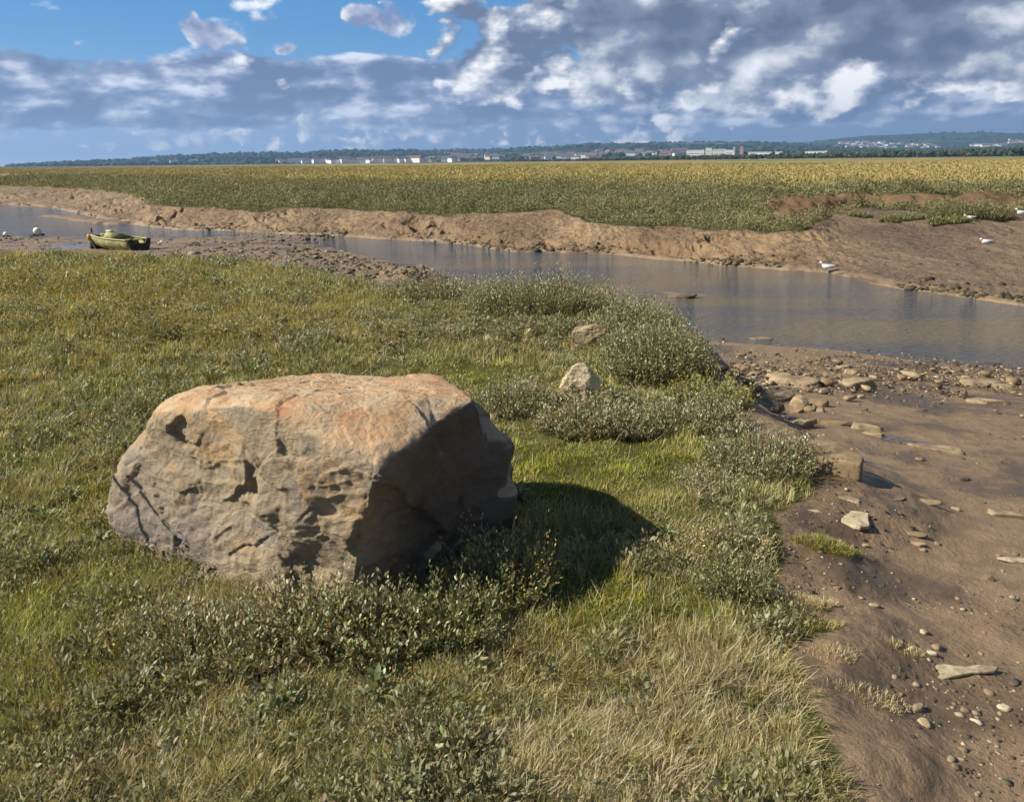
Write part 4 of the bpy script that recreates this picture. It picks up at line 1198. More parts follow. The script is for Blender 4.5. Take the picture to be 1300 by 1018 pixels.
def build_hills():
    A = np.linspace(-.95, .95, 1100); D = np.concatenate([np.linspace(2500, 6700, 130), np.linspace(6760, 10400, 60)])
    AA, DD = np.meshgrid(A, D); z = hill_z(AA, DD)
    V = np.stack([DD * np.sin(AA), DD * np.cos(AA), z], -1).reshape(-1, 3)
    nr, nc = AA.shape; idx = np.arange(nr * nc).reshape(nr, nc)
    Q = np.stack([idx[:-1, :-1], idx[:-1, 1:], idx[1:, 1:], idx[1:, :-1]], -1).reshape(-1, 4)
    m, nt, out = material('hill_fields')
    geo = nt.new('ShaderNodeNewGeometry').outputs['Position']
    gg = nt.vmath('MULTIPLY', geo, (.001, .001, 0))
    cells = nt.voro(gg, 3.2, 'F1', 'Color'); edge = nt.voro(gg, 3.2, 'DISTANCE_TO_EDGE')
    sp = nt.new('ShaderNodeSeparateColor'); nt.l.new(cells, sp.inputs[0])
    fld = nt.ramp(sp.outputs[0], [(0, (.050, .085, .030)), (.4, (.065, .12, .035)), (.7, (.10, .14, .045)), (1, (.11, .11, .06))])  # field greens darkened to stand in for cloud shadow
    wood_shade = nt.maprange(nt.noise(gg, 1.3, 6, .62), .40, .48)  # woodland spread wider, its dark tone also carrying cloud shade
    wood_shade = nt.math('MAXIMUM', wood_shade, nt.maprange(sp.outputs[1], .62, .64))
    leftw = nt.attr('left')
    wood_shade = nt.math('MAXIMUM', wood_shade, leftw)
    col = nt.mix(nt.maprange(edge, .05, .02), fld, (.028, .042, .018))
    col = nt.mix(wood_shade, col, nt.mix(nt.noise(geo, .02, 4), (.022, .038, .016), (.045, .065, .028)))
    principled(nt, out, col, .95, .02)
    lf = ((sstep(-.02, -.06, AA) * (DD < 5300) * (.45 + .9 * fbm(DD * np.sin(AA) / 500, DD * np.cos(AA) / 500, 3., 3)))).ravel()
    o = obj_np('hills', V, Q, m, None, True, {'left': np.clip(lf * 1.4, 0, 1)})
    tag(o, 'low wooded and farmed hills on the horizon', None, None, 'structure')
    lm, nt, out = material('far_trees')
    principled(nt, out, nt.attr('Col', 'Color'), .9, .05)
    # woods and hedgerow trees on the slopes
    n = 9000
    az = RNG.uniform(-.62, .62, n); d = np.where(RNG.uniform(size=n) < .4, RNG.uniform(3300, 5200, n), RNG.uniform(3000, 8600, n))
    x = d * np.sin(az); y = d * np.cos(az)
    k = fbm(x / 420., y / 420., 9., 4) + .25 * (az < -.03) * (d < 5200) > .02
    az, d, x, y = az[k], d[k], x[k], y[k]; z = hill_z(az, d)
    k = z > 2; x, y, z, d = x[k], y[k], z[k], d[k]
    b = Bag(); b.add(lumps(np.stack([x, y, z + 3], 1), RNG.uniform(7, 17, len(x)), 1, pick(len(x), [(.03, .048, .02), (.045, .065, .026), (.025, .04, .02)], .2), .62))
    tag(b.build('hill_woodland', lm), 'dark woods and hedgerow trees on the far hills', None, None, 'stuff')
    # belt of trees at the edge of the marsh
    b = Bag()
    TB = [(60, 2.0), (200, 2.6), (330, 2.0), (420, 1.0), (520, 1.0), (640, 2.2), (700, 2.6), (760, 3.4), (830, 4.6), (900, 5.2), (1000, 5.6), (1100, 6.6), (1200, 7.4), (1300, 8.4), (1700, 10)]
    tx = [t[0] for t in TB]; th = [t[1] for t in TB]
    n = 1500
    X = np.concatenate([RNG.uniform(640, 1750, n), RNG.uniform(55, 640, 260), RNG.uniform(-500, 60, 60)])
    dist = np.where(X > 640, RNG.uniform(1500, 2150, len(X)), RNG.uniform(2500, 3100, len(X)))
    R = ray(X, np.full(len(X), 205.)); az = np.arctan2(R[:, 0], R[:, 1])
    hpx = np.interp(X, tx, th) * RNG.uniform(.5, 1.1, len(X)) * (1 + .35 * fbm(X / 30., dist / 300., 3., 3))
    h = hpx * dist / F
    x = dist * np.sin(az); y = dist * np.cos(az)
    for j in range(6):
        f = RNG.uniform(.15, 1.0, len(X))
        sz = h * RNG.uniform(.20, .36, len(X))
        P = np.stack([x + RNG.normal(0, .35, len(X)) * h, y + RNG.normal(0, .35, len(X)) * h, h * f * .78 + sz * .3], 1)
        b.add(lumps(P, sz, 2 if j < 3 else 1, pick(len(X), [(.045, .062, .022), (.06, .075, .03), (.035, .05, .02), (.075, .08, .035)], .2), .85))
    tag(b.build('tree_belt', lm), 'dark belt of trees and bushes along the far edge of the marsh', None, None, 'stuff')


def house_mesh(name, w, d, h, rh, hip=False):
    V = [(-w / 2, -d / 2, 0), (w / 2, -d / 2, 0), (w / 2, d / 2, 0), (-w / 2, d / 2, 0), (-w / 2, -d / 2, h), (w / 2, -d / 2, h), (w / 2, d / 2, h), (-w / 2, d / 2, h)]
    Fw = [(0, 1, 5, 4), (1, 2, 6, 5), (2, 3, 7, 6), (3, 0, 4, 7)]
    me = bpy.data.meshes.new(name); g = [(-w / 2, 0, h + rh), (w / 2, 0, h + rh)]
    me.from_pydata(V + g, [], Fw + [(4, 7, 8), (5, 9, 6)])
    e = .35
    rf = bpy.data.meshes.new('roof')
    x0, x1, y0, y1 = -w / 2 - e, w / 2 + e, -d / 2 - e, d / 2 + e
    R = [(x0, y0, h - .1), (x1, y0, h - .1), (x1, 0, h + rh + .12), (x0, 0, h + rh + .12), (x0, y1, h - .1), (x1, y1, h - .1)]
    rf.from_pydata(R, [], [(0, 1, 2, 3), (3, 2, 5, 4), (0, 3, 4), (1, 5, 2)])
    return me, rf


def build_houses():
    white = simple_mat('render_white', (.86, .85, .80), .8, var=.03); cream = simple_mat('render_cream', (.72, .66, .56), .8, var=.05)
    pink = simple_mat('brick_pale', (.45, .28, .22), .85, var=.08); slate = simple_mat('slate', (.13, .13, .15), .6, var=.1); tile = simple_mat('red_tile', (.16, .115, .105), .8, var=.1)
    protos = []
    for nm, w, d, h, rh, mw, mr in [('house', 13, 9, 5.6, 3, white, slate), ('house', 17, 9, 6, 3.2, white, slate), ('house', 12, 8, 5.4, 3, cream, tile), ('house', 20, 10, 5.6, 3, pink, tile), ('house', 26, 10, 6.5, 3, white, tile)]:
        a, b = house_mesh(nm, w, d, h, rh); a.materials.append(mw); b.materials.append(mr); protos.append((a, b))
    CL = [  # x0,x1,y0,y1,count,choices,label,group
        (350, 525, 206.6, 208.0, 44, (0, 1, 4), 'small white house in the waterfront row at the foot of the long dark hill', 'white waterfront houses'),
        (524, 600, 203, 207.3, 20, (0, 1, 2), 'white village house on the low rise where the waterfront row ends', 'village houses on the low rise'),
        (570, 640, 198, 204, 24, (2, 3, 1), 'pale village house climbing the slope above the low rise', 'village houses on the slope'),
        (664, 760, 198.5, 203.5, 40, (1, 0, 3), 'small house in the village behind the marsh left of the long white blocks', 'village houses behind the marsh'),
        (750, 866, 193, 198.5, 30, (2, 3, 1), 'house at the foot of the green hill just left of the long white blocks', 'houses at the foot of the green hill'),
        (1062, 1122, 181, 188.5, 42, (2, 3, 2, 1), 'pinkish house in the dense hillside estate right of the green hill', 'hillside estate houses'),
        (1122, 1190, 183, 190, 22, (2, 3, 1), 'scattered house right of the dense hillside estate', 'scattered hillside houses'),
        (1232, 1276, 184.5, 187, 16, (1, 4, 2), 'white house in the short bright row far right under the dark ridge', 'short bright row of houses'),
        (1276, 1300, 178, 183, 8, (2, 3), 'pale house on the far right hillside above the bright row', 'far right hillside houses'),
        (190, 260, 207.5, 208.5, 5, (0, 1), 'lone pale house among the low trees far left', 'far left houses')]
    for x0, x1, y0, y1, cnt, ch, lab, grp in CL:
        for i in range(cnt):
            X = x0 + (x1 - x0) * (i + RNG.uniform(-.4, 1.4)) / cnt; Y = RNG.uniform(y0, y1)
            if y1 - y0 > 3: Y += 0
            p = hit(X, Y)
            a, b = protos[ch[RNG.integers(0, len(ch))]]
            o = link(bpy.data.objects.new('house', a)); o.location = [float(v) for v in p + [0, 0, -.4]]; s = float(RNG.uniform(1.4, 2.1))
            o.rotation_euler = (0, 0, float(RNG.normal(.1, .35) - math.atan2(p[0], p[1]))); o.scale = (s, s, s)
            tag(o, lab, 'house', grp)
            r = link(bpy.data.objects.new('roof', b), o)
    # long white blocks, chimney, brick tower
    BL = [(872, 893, 197.5, 7.0, 'long white industrial block, leftmost behind the trees'), (896, 903, 198, 9, 'narrow white industrial block with a bright end'), (905, 920, 197.5, 7.5, 'grey white block between the narrow block and the chimney'),
          (921, 930, 198, 6.5, 'white block directly left of the pale chimney'), (951, 974, 197, 3.6, 'low white shed just right of the brick tower'), (976, 992, 197, 3.6, 'low white shed second right of the brick tower'), (1024, 1048, 194, 3.6, 'low cream shed among the trees midway to the estate')]
    for a, b_, Y, hp, lab in BL:
        D = 2350.0; r0 = ray(a, Y); r1 = ray(b_, Y)
        az = (math.atan2(r0[0], r0[1]) + math.atan2(r1[0], r1[1])) / 2
        w = (b_ - a) * D / F; h = hp * D / F + 8
        o, rf = house_mesh('long_building', w, 22, h, .01)
        me = bpy.data.meshes.new('long_building')
        # body with recessed window bands and parapet
        bm = bmesh.new()

        def bx(x0, x1, y0, y1, z0, z1):
            vs = [bm.verts.new(v) for v in ((x0, y0, z0), (x1, y0, z0), (x1, y1, z0), (x0, y1, z0), (x0, y0, z1), (x1, y0, z1), (x1, y1, z1), (x0, y1, z1))]
            for f in ((0, 1, 5, 4), (1, 2, 6, 5), (2, 3, 7, 6), (3, 0, 4, 7), (4, 5, 6, 7)): bm.faces.new([vs[i] for i in f])
        bx(-w / 2, w / 2, -11, 11, 0, h); bx(-w / 2 - .5, w / 2 + .5, -11.5, 11.5, h + .01, h + 1.2)
        bm.to_mesh(me); bm.free(); me.materials.append(white)
        ob = link(bpy.data.objects.new('long_building', me)); ob.location = (D * math.sin(az), D * math.cos(az), 0); ob.rotation_euler = (0, 0, -az)
        tag(ob, lab, 'building')
        bm = bmesh.new()
        for k in range(max(2, int(h / 6))):
            z = 3 + k * 5.5
            if z + 2 < h: bx(-w / 2 + 2, w / 2 - 2, -11.06, -10.9, z, z + 1.6)
        me2 = bpy.data.meshes.new('window_band'); bm.to_mesh(me2); bm.free(); me2.materials.append(slate)
        link(bpy.data.objects.new('window_band', me2), ob)
    D = 2300.0
    r = ray(932, 198); az = math.atan2(r[0], r[1]); hh = (198 - 186.5) * D / F + 5
    V = []; Fc = []
    for k, (z, rr) in enumerate([(0, 2.4), (hh * .92, 1.9), (hh * .93, 2.3), (hh, 2.3)]):
        for j in range(14): V.append((rr * math.cos(2 * PI * j / 14), rr * math.sin(2 * PI * j / 14), z))
        if k:
            for j in range(14): Fc.append([(k - 1) * 14 + j, (k - 1) * 14 + (j + 1) % 14, k * 14 + (j + 1) % 14, k * 14 + j])
    o = obj_np('chimney', V, Fc, white, None, True); o.location = (D * math.sin(az), D * math.cos(az), 0)
    tag(o, 'slender pale chimney beside the long white blocks', 'chimney')
    r = ray(941, 198); az = math.atan2(r[0], r[1]); hh = (198 - 187) * D / F + 5
    bm = bmesh.new()

    def bx2(x0, x1, y0, y1, z0, z1):
        vs = [bm.verts.new(v) for v in ((x0, y0, z0), (x1, y0, z0), (x1, y1, z0), (x0, y1, z0), (x0, y0, z1), (x1, y0, z1), (x1, y1, z1), (x0, y1, z1))]
        for f in ((0, 1, 5, 4), (1, 2, 6, 5), (2, 3, 7, 6), (3, 0, 4, 7), (4, 5, 6, 7)): bm.faces.new([vs[i] for i in f])
    bx2(-4.5, 4.5, -4.5, 4.5, 0, hh); bx2(-4.8, 4.8, -4.8, 4.8, hh + .01, hh + 1); bx2(-2, 2, -2, 2, hh + 1.01, hh + 3)
    me = bpy.data.meshes.new('brick_tower'); bm.to_mesh(me); bm.free(); me.materials.append(pink)
    o = link(bpy.data.objects.new('brick_tower', me)); o.location = (D * math.sin(az), D * math.cos(az), 0); o.rotation_euler = (0, 0, -az)
    tag(o, 'square brick tower right of the slender chimney', 'tower')


def build_haze():
    bm = bmesh.new(); bmesh.ops.create_cube(bm, size=1.0)
    me = bpy.data.meshes.new('haze'); bm.to_mesh(me); bm.free()
    m, nt, out = material('haze_air')
    pv = nt.new('ShaderNodeVolumePrincipled'); pv.inputs['Color'].default_value = (.36, .60, 1.0, 1); pv.inputs['Density'].default_value = HAZE
    pv.inputs['Anisotropy'].default_value = .2
    nt.l.new(pv.outputs[0], out.inputs['Volume'])
    me.materials.append(m)
    o = link(bpy.data.objects.new('haze', me)); o.scale = (23000, 23000, 420); o.location = (0, 0, 420 / 2 - 4)
    tag(o, 'thin blue haze over the far hills', None, None, 'stuff')


# ------------------------------------------------------------------ stones
def rock_arr(kind, seed, sub=4):
    rs = np.random.default_rng(seed)
    D, Fc = ico(sub)
    s = np.zeros(len(D)); k = 44
    npl = {'block': 11, 'slab': 9, 'cobble': 8, 'crag': 6}[kind]
    pl = rs.normal(size=(npl, 3)); pl /= np.linalg.norm(pl, axis=1)[:, None]
    hs = rs.uniform(.62, 1.0, npl)
    if kind == 'slab':
        pl[:, 2] *= .35; pl /= np.linalg.norm(pl, axis=1)[:, None]
    for n, h in list(zip(pl, hs)) + [(np.array([0, 0, 1.]), .62), (np.array([0, 0, -1.]), .62)]:
        s += np.maximum(0, D @ n / h) ** (k if kind != 'cobble' else 5)
    r = np.minimum((s + 1e-9) ** (-1.0 / (k if kind != 'cobble' else 5)), {'cobble': 1.25, 'slab': 1.5, 'block': 1.45, 'crag': 1.7}[kind])
    P = D * r[:, None]
    if kind == 'slab': P[:, 2] = np.clip(P[:, 2], -.5, .5)
    o = rs.uniform(0, 50)
    amp = {'slab': .05, 'block': .09, 'cobble': .02, 'crag': .11}[kind]
    P = P * (1 + amp * fbm(P[:, 0] * 2.2 + o, P[:, 1] * 2.2, P[:, 2] * 2.2, 4) + .5 * amp * fbm(P[:, 0] * 8 + o, P[:, 1] * 8, P[:, 2] * 8, 3))[:, None]
    return P, Fc


def stone_mat(name, c1, c2, dark):
    m, nt, out = material(name)
    co = nt.new('ShaderNodeNewGeometry').outputs['Position']
    a = nt.noise(co, 9, 6, .65); b = nt.noise(co, 60, 5, .7)
    col = nt.mix(nt.maprange(a, .35, .65), c1, c2); col = nt.mix(nt.maprange(b, .5, .75, 0, .6), col, dark)
    col = nt.mix(nt.maprange(nt.noise(co, 5.5, 6, .7), .46, .60, 0, .8), col, (.165, .115, .070))
    principled(nt, out, col, .8, .3, nt.bump(nt.math('MULTIPLY_ADD', b, .5, a), .7, .008))
    return m


def build_stones():
    pale = stone_mat('stone_pale', (.30, .225, .125), (.40, .31, .185), (.17, .12, .07)); brown = stone_mat('stone_brown', (.22, .155, .085), (.30, .215, .12), (.12, .085, .05))
    white = stone_mat('stone_white', (.46, .38, .24), (.56, .47, .31), (.30, .23, .13)); dark = stone_mat('stone_dark', (.07, .058, .045), (.12, .095, .065), (.04, .03, .025))
    MT = dict(p=pale, b=brown, w=white, d=dark)
    S_ = [  # X, Y(base centre), z guess, size x,y,z, yaw, kind, seed, mat, label, category
        (1188, 564, -.28, .20, .085, .035, -.25, 'slab', 12, 'p', 'flat pale stone with a dark shaded right end, alone on the mud', 0),
        (1177, 636, -.15, .065, .032, .022, -.1, 'cobble', 14, 'p', 'smooth oval pale pebble with a dark shadow', 0),
        (1141, 633, -.15, .065, .012, .014, .35, 'slab', 15, 'p', 'thin pale sliver of stone between the wedge rock and the oval pebble', 0),
        (1166, 682, -.12, .045, .020, .012, -.3, 'slab', 16, 'b', 'brown flake of stone over the small slanting slab', 0),
        (1164, 690, -.12, .048, .018, .012, -.4, 'slab', 17, 'p', 'small slanting pale slab under the brown flake', 0),
        (1172, 698, -.12, .016, .014, .010, 0, 'cobble', 18, 'p', 'small round pebble below the slanting slab', 0),
        (1295, 709, -.12, .07, .022, .014, -.2, 'slab', 19, 'w', 'pale slab cut by the right edge of the frame', 0),
        (1166, 898, -.10, .030, .020, .022, .8, 'cobble', 21, 'p', 'smooth tan cobble standing near the bottom right', 0),
        (1172, 802, -.10, .017, .013, .013, .3, 'cobble', 22, 'w', 'small white pebble, upper one of two above the pointed slab', 0),
        (1183, 829, -.10, .015, .014, .014, .3, 'cobble', 23, 'w', 'round white pebble just above the pointed slab', 0),
        (1277, 899, -.10, .020, .018, .012, .3, 'block', 24, 'w', 'knobbly white shell-like stone near the right edge', 0),
        (1172, 917, -.10, .024, .018, .012, .1, 'block', 25, 'p', 'lumpy dark-sided stone at the bottom right', 0),
        (1253, 734, -.10, .030, .020, .022, .1, 'block', 26, 'b', 'small upright brown lump of stone by the right edge', 0),
        (1275, 647, -.14, .11, .05, .030, -.2, 'block', 27, 'p', 'low barnacled pale lump at the right edge of the mud', 0),
        (1222, 603, -.2, .05, .03, .02, .2, 'block', 28, 'd', 'dark wet lump above the barnacled one', 0),
        (1214, 640, -.15, .022, .02, .018, 0, 'cobble', 29, 'p', 'small cobble right of the oval pebble', 0),
        (1080, 631, -.14, .07, .03, .012, -.5, 'slab', 30, 'w', 'pale slab leaning off the foot of the wedge rock', 0),
        (1035, 645, -.12, .035, .014, .01, -.3, 'slab', 31, 'w', 'white flake on the mud beside the grass tongue', 0),
        (1098, 690, -.12, .03, .012, .008, -.5, 'slab', 32, 'p', 'little flake touching the cream slab', 0),
        (987, 501, -.5, .18, .13, .09, .2, 'block', 33, 'p', 'blocky pale rock left end of the rock pile', 0), (1014, 509, -.5, .12, .10, .13, .9, 'block', 34, 'p', 'tallest leaning rock of the rock pile', 0),
        (1029, 515, -.45, .07, .07, .05, .4, 'cobble', 35, 'b', 'rounded rock in the front of the rock pile', 0), (1037, 508, -.5, .10, .08, .08, .1, 'block', 36, 'b', 'rounded brown rock at the right of the rock pile', 0),
        (1042, 516, -.45, .07, .06, .05, .4, 'cobble', 37, 'b', 'small round rock at the lower right of the rock pile', 0), (1013, 518, -.45, .08, .06, .05, .1, 'block', 38, 'p', 'flat pale rock under the tallest leaning rock', 0),
        (1010, 534, -.36, .13, .08, .065, .2, 'block', 39, 'p', 'squarish pale rock with a dark right end below the pile', 0), (935, 524, -.3, .17, .10, .06, .1, 'slab', 40, 'd', 'dark wet slab at the bank edge', 0),
        (976, 525, -.35, .16, .06, .05, -.1, 'slab', 41, 'd', 'long dark slab right of the dark wet one', 0), (955, 518, -.35, .04, .03, .10, .2, 'block', 42, 'd', 'dark upright stone between the two dark slabs', 0),
        (1095, 538, -.36, .12, .06, .045, -.2, 'slab', 43, 'p', 'pale slab, upper one of a pair on the open mud', 0), (1108, 545, -.34, .10, .06, .03, -.4, 'slab', 44, 'p', 'pale slab, lower one of a pair on the open mud', 0),
        (1058, 532, -.36, .16, .05, .03, -.2, 'slab', 45, 'b', 'half buried curved rock edge left of the pale pair', 0), (985, 476, -.7, .18, .14, .10, .1, 'block', 46, 'p', 'pale rock left of the rounded pair near the river', 0),
        (1005, 482, -.66, .28, .18, .12, .1, 'block', 47, 'p', 'broad pale rock of the pair near the river', 0), (1091, 484, -.66, .22, .16, .16, .2, 'block', 48, 'p', 'square boulder-like rock in the stone line near the river', 0),
        (1068, 474, -.7, .35, .18, .06, -.1, 'slab', 49, 'b', 'long low rock left of the square one', 0), (1082, 468, -.74, .16, .12, .10, .1, 'block', 50, 'p', 'rock behind the square one in the stone line', 0),
        (1240, 478, -.7, .32, .16, .09, .1, 'block', 51, 'p', 'broad pale rock in the stone line far right', 0), (1274, 482, -.66, .18, .12, .09, -.4, 'block', 52, 'p', 'wedge shaped rock at the right end of the stone line', 0),
        (1262, 500, -.58, .22, .12, .05, -.1, 'slab', 53, 'p', 'flat slab below the stone line at right', 0), (1226, 491, -.6, .03, .03, .09, 0, 'block', 54, 'd', 'short dark stump sticking out of the mud', 0),
        (935, 470, -.7, .14, .09, .06, 0, 'block', 55, 'p', 'pale stone near the bank below the tall shrub', 0), (1160, 467, -.75, .20, .10, .04, -.1, 'slab', 56, 'p', 'flat stone in the middle of the stone line', 0),
        (966, 433, -1.19, .28, .12, .06, 0, 'block', 57, 'b', 'wet brown rock at the near water edge', 0), (869, 377, -1.2, .26, .14, .09, 0, 'block', 58, 'd', 'dark rock breaking the river surface', 0),
        (1175, 455, -.85, .18, .12, .09, .2, 'block', 59, 'd', 'dark weedy rock near the water at right', 0),
        (738, 512, .0, .13, .06, .04, .1, 'slab', 63, 'b', 'flat stone at the foot of the angular rock', 0)]
    for X, Y, z, sx, sy, sz, yaw, kind, seed, mk, lab, _ in S_:
        P, Fc = rock_arr(kind, seed)
        p = px(X, Y, z); gz = float(ground_z(np.array([p[0]]), np.array([p[1]]))[0]); p = px(X, Y, gz + sz * .3)
        gz = max(float(ground_z(np.array([p[0]]), np.array([p[1]]))[0]), W - .03 if z < -1.1 else -9)
        if z <= -.45 and sx > .05: sx, sy, sz = sx * .82, sy * .82, sz * .82
        o = obj_np('rock' if sx > .1 else 'stone', P * [sx, sy, sz], Fc, MT[mk], None, kind == 'cobble')
        o.location = (float(p[0]), float(p[1]), gz + sz * .28); o.rotation_euler = (float(RNG.normal(0, .06)), float(RNG.normal(0, .06)), yaw)
        tag(o, lab, 'stone' if sx <= .1 else 'rock')
    def hull_rock(X, Y, pts, mat, lab, yaw=0.0, k=1.0):
        bm = bmesh.new()
        for q in pts: bm.verts.new([c * k for c in q])
        bmesh.ops.convex_hull(bm, input=bm.verts)
        bmesh.ops.delete(bm, geom=[v for v in bm.verts if not v.link_faces], context='VERTS')
        bmesh.ops.bevel(bm, geom=list(bm.edges), offset=.006, segments=1, affect='EDGES')
        bmesh.ops.triangulate(bm, faces=bm.faces)
        for _ in range(5):
            es = [e for e in bm.edges if e.calc_length() > .014]
            if not es or len(bm.verts) > 9000: break
            bmesh.ops.subdivide_edges(bm, edges=es, cuts=1); bmesh.ops.triangulate(bm, faces=[f for f in bm.faces if len(f.verts) > 3])
        bm.normal_update()
        co = np.array([v.co[:] for v in bm.verts]); no = np.array([v.normal[:] for v in bm.verts])
        dd = .012 * fbm(co[:, 0] * 12, co[:, 1] * 12, co[:, 2] * 12 + 3.3, 5) + .006 * (ridged(co[:, 0] * 14, co[:, 1] * 14, co[:, 2] * 30 + 1.7, 3) - .5)
        for v, q, n_, k in zip(bm.verts, co, no, dd): v.co = (q + n_ * k).tolist()
        me = bpy.data.meshes.new('rock'); bm.to_mesh(me); bm.free(); me.materials.append(mat)
        o = link(bpy.data.objects.new('rock', me)); p = root_at(X, Y); o.location = (float(p[0]), float(p[1]), float(p[2])); o.rotation_euler = (0, 0, yaw)
        tag(o, lab, 'rock')
    hull_rock(738, 510, [(-.17, -.06, -.03), (-.15, -.07, .05), (-.05, -.03, .21), (.02, -.02, .22), (.045, -.07, .16), (.10, .02, .11), (.17, .03, .03), (.16, -.06, -.03), (.0, -.11, .0), (-.1, .12, .1), (.1, .14, .08), (-.15, .1, -.03), (.15, .12, -.03), (-.02, .10, .19)], white, 'pale angular peaked rock standing in the shrubs behind the boulder', k=1.22)
    hull_rock(772, 514, [(-.06, -.04, -.03), (-.06, -.03, .07), (.01, -.04, .10), (.06, -.03, .06), (.06, -.04, -.03), (.06, .05, -.02), (-.05, .06, .05), (.03, .06, .07)], white, 'small pale rock right of the angular peaked one in the shrubs')
    hull_rock(760, 440, [(-.24, -.08, -.05), (-.23, -.05, .12), (-.05, -.06, .19), (.10, -.08, .17), (.24, -.03, .08), (.25, -.06, -.05), (.2, .12, .1), (-.2, .14, .13), (0, .16, .17)], pale, 'long pale rock half hidden among the tall shrubs on the bank', k=1.1)
    # wedge rock and pointed slab: own outlines, extruded with rough faces

    def prism(name, top, thick, sink, mat, lab, bev=.012, tilt=0.0, rough=.01):
        bm = bmesh.new()
        c = np.mean(top, 0)
        vs = [bm.verts.new((x - c[0], y - c[1], 0)) for x, y in top]
        f = bm.faces.new(vs)
        r = bmesh.ops.extrude_face_region(bm, geom=[f])
        up = [g for g in r['geom'] if isinstance(g, bmesh.types.BMVert)]
        for i, v in enumerate(up): v.co.z = thick + tilt * v.co.x
        bmesh.ops.recalc_face_normals(bm, faces=bm.faces)
        bmesh.ops.bevel(bm, geom=[e for e in bm.edges], offset=bev, segments=2, affect='EDGES', profile=.6)
        bmesh.ops.triangulate(bm, faces=bm.faces)
        for _ in range(4):
            es = [e for e in bm.edges if e.calc_length() > max(.012, thick * .25)]
            if not es or len(bm.verts) > 12000: break
            bmesh.ops.subdivide_edges(bm, edges=es, cuts=1); bmesh.ops.triangulate(bm, faces=[f for f in bm.faces if len(f.verts) > 3])
        co = np.array([v.co[:] for v in bm.verts])
        dz = rough * fbm(co[:, 0] * 9, co[:, 1] * 9, co[:, 2] * 9 + 3, 5)
        for v, q, dd in zip(bm.verts, co, dz):
            v.co.z += float(dd) * (1 if q[2] > 0.002 else 0); v.co.x += float(dd) * .7; v.co.y -= float(dd) * .5
        me = bpy.data.meshes.new(name); bm.to_mesh(me); bm.free(); me.materials.append(mat)
        for p_ in me.polygons: p_.use_smooth = True
        o = link(bpy.data.objects.new(name, me)); gz = float(np.mean(ground_z(np.array([t[0] for t in top]), np.array([t[1] for t in top])))); o.location = (float(c[0]), float(c[1]), gz - thick * sink)
        tag(o, lab, 'rock' if thick > .05 else 'stone'); return o
    prism('rock', [px(X, Y, -.04)[:2] for X, Y in [(1008, 586), (1038, 580), (1065, 586), (1084, 596), (1095, 606), (1092, 613), (1050, 607), (1012, 600)]], .12, .15, brown, 'long brown wedge-shaped rock lying at the edge of the grass', .014, -.03, .02)
    prism('stone', [px(X, Y, -.10)[:2] for X, Y in [(1178, 843), (1200, 841), (1226, 844), (1243, 841), (1268, 845), (1262, 850), (1237, 851), (1212, 856), (1198, 860), (1189, 859), (1195, 852), (1182, 847)]], .012, .25, white, 'large white slab with a long pointed right end', .004, 0, .006)
    prism('stone', [px(X, Y, -.12)[:2] for X, Y in [(1064, 667), (1080, 665), (1101, 668), (1102, 685), (1090, 687), (1066, 680)]], .018, .25, white, 'flat cream rectangular slab like a cut tile lying on the mud', .004, 0, .005)
    # the scatter of small stones over the foreshore
    protos = []
    for i in range(9):
        P, Fc = rock_arr(['slab', 'block', 'cobble'][i % 3], 100 + i, 2)
        me = mesh_np('small_stone', P * ([1, .7, .3] if i % 3 == 0 else [1, .8, .6]), Fc, i % 3 == 2); me.materials.append([pale, brown, pale, pale, brown, brown, dark, pale, brown][i]); protos.append(me)
    cnt = 0; tries = 0
    while cnt < 210 and tries < 4000:
        tries += 1
        if RNG.uniform() < .80: X, Y = RNG.uniform(880, 1330), RNG.normal(478, 14)
        else: X, Y = RNG.uniform(900, 1330), RNG.uniform(450, 760)
        if RNG.uniform() < .08: X, Y = RNG.uniform(1080, 1320), RNG.uniform(760, 1000)
        p = px(X, Y, -.4)
        for _ in range(3): p = px(X, Y, float(ground_z(np.array([p[0]]), np.array([p[1]]))[0]))
        if p[2] < W + .06 or seg_sd(p[None, :2], GRASS)[0] < .08: continue
        d = math.hypot(p[0], p[1])
        s = float(np.exp(RNG.normal(-3.55, .55))) * (1.35 if Y < 500 else .62) * (.6 if Y > 600 else 1)
        s = min(s, .12)
        o = link(bpy.data.objects.new('small_stone', protos[RNG.integers(0, 9)])); o.location = (float(p[0]), float(p[1]), float(p[2]) + s * .12); o.scale = (s, s, s)
        o.rotation_euler = (0, 0, float(RNG.uniform(0, 6.28)))
        if Y < 500: tag(o, 'small stone in the scatter along the near river edge', 'stone', 'small stones along the near river edge')
        else: tag(o, 'small stone lying on the open brown mud', 'stone', 'small stones on the open mud')
        cnt += 1
    # grit and crumbs, shingle spit
    lm, nt, out = material('shingle_mat'); principled(nt, out, nt.attr('Col', 'Color'), .75, .3)
    n = 7000
    X = RNG.uniform(880, 1380, n); Y = np.where(RNG.uniform(size=n) < .5, RNG.normal(475, 16, n), RNG.uniform(445, 1050, n))
    P = px(X, Y, -.35)
    for _ in range(3): P = px(X, Y, ground_z(P[:, 0], P[:, 1]))
    g = fbm(P[:, 0] * 1.6, P[:, 1] * 1.6, 7., 3)
    k = (P[:, 2] > W + .03) & (seg_sd(P[:, :2], GRASS) > .03) & (g > .02 - .3 * (Y < 500)); P = P[k]; Yk = Y[k]; n = len(P)
    sz = np.exp(RNG.normal(-5.2, .45, n)) * (1 + 1.2 * (Yk < 520))
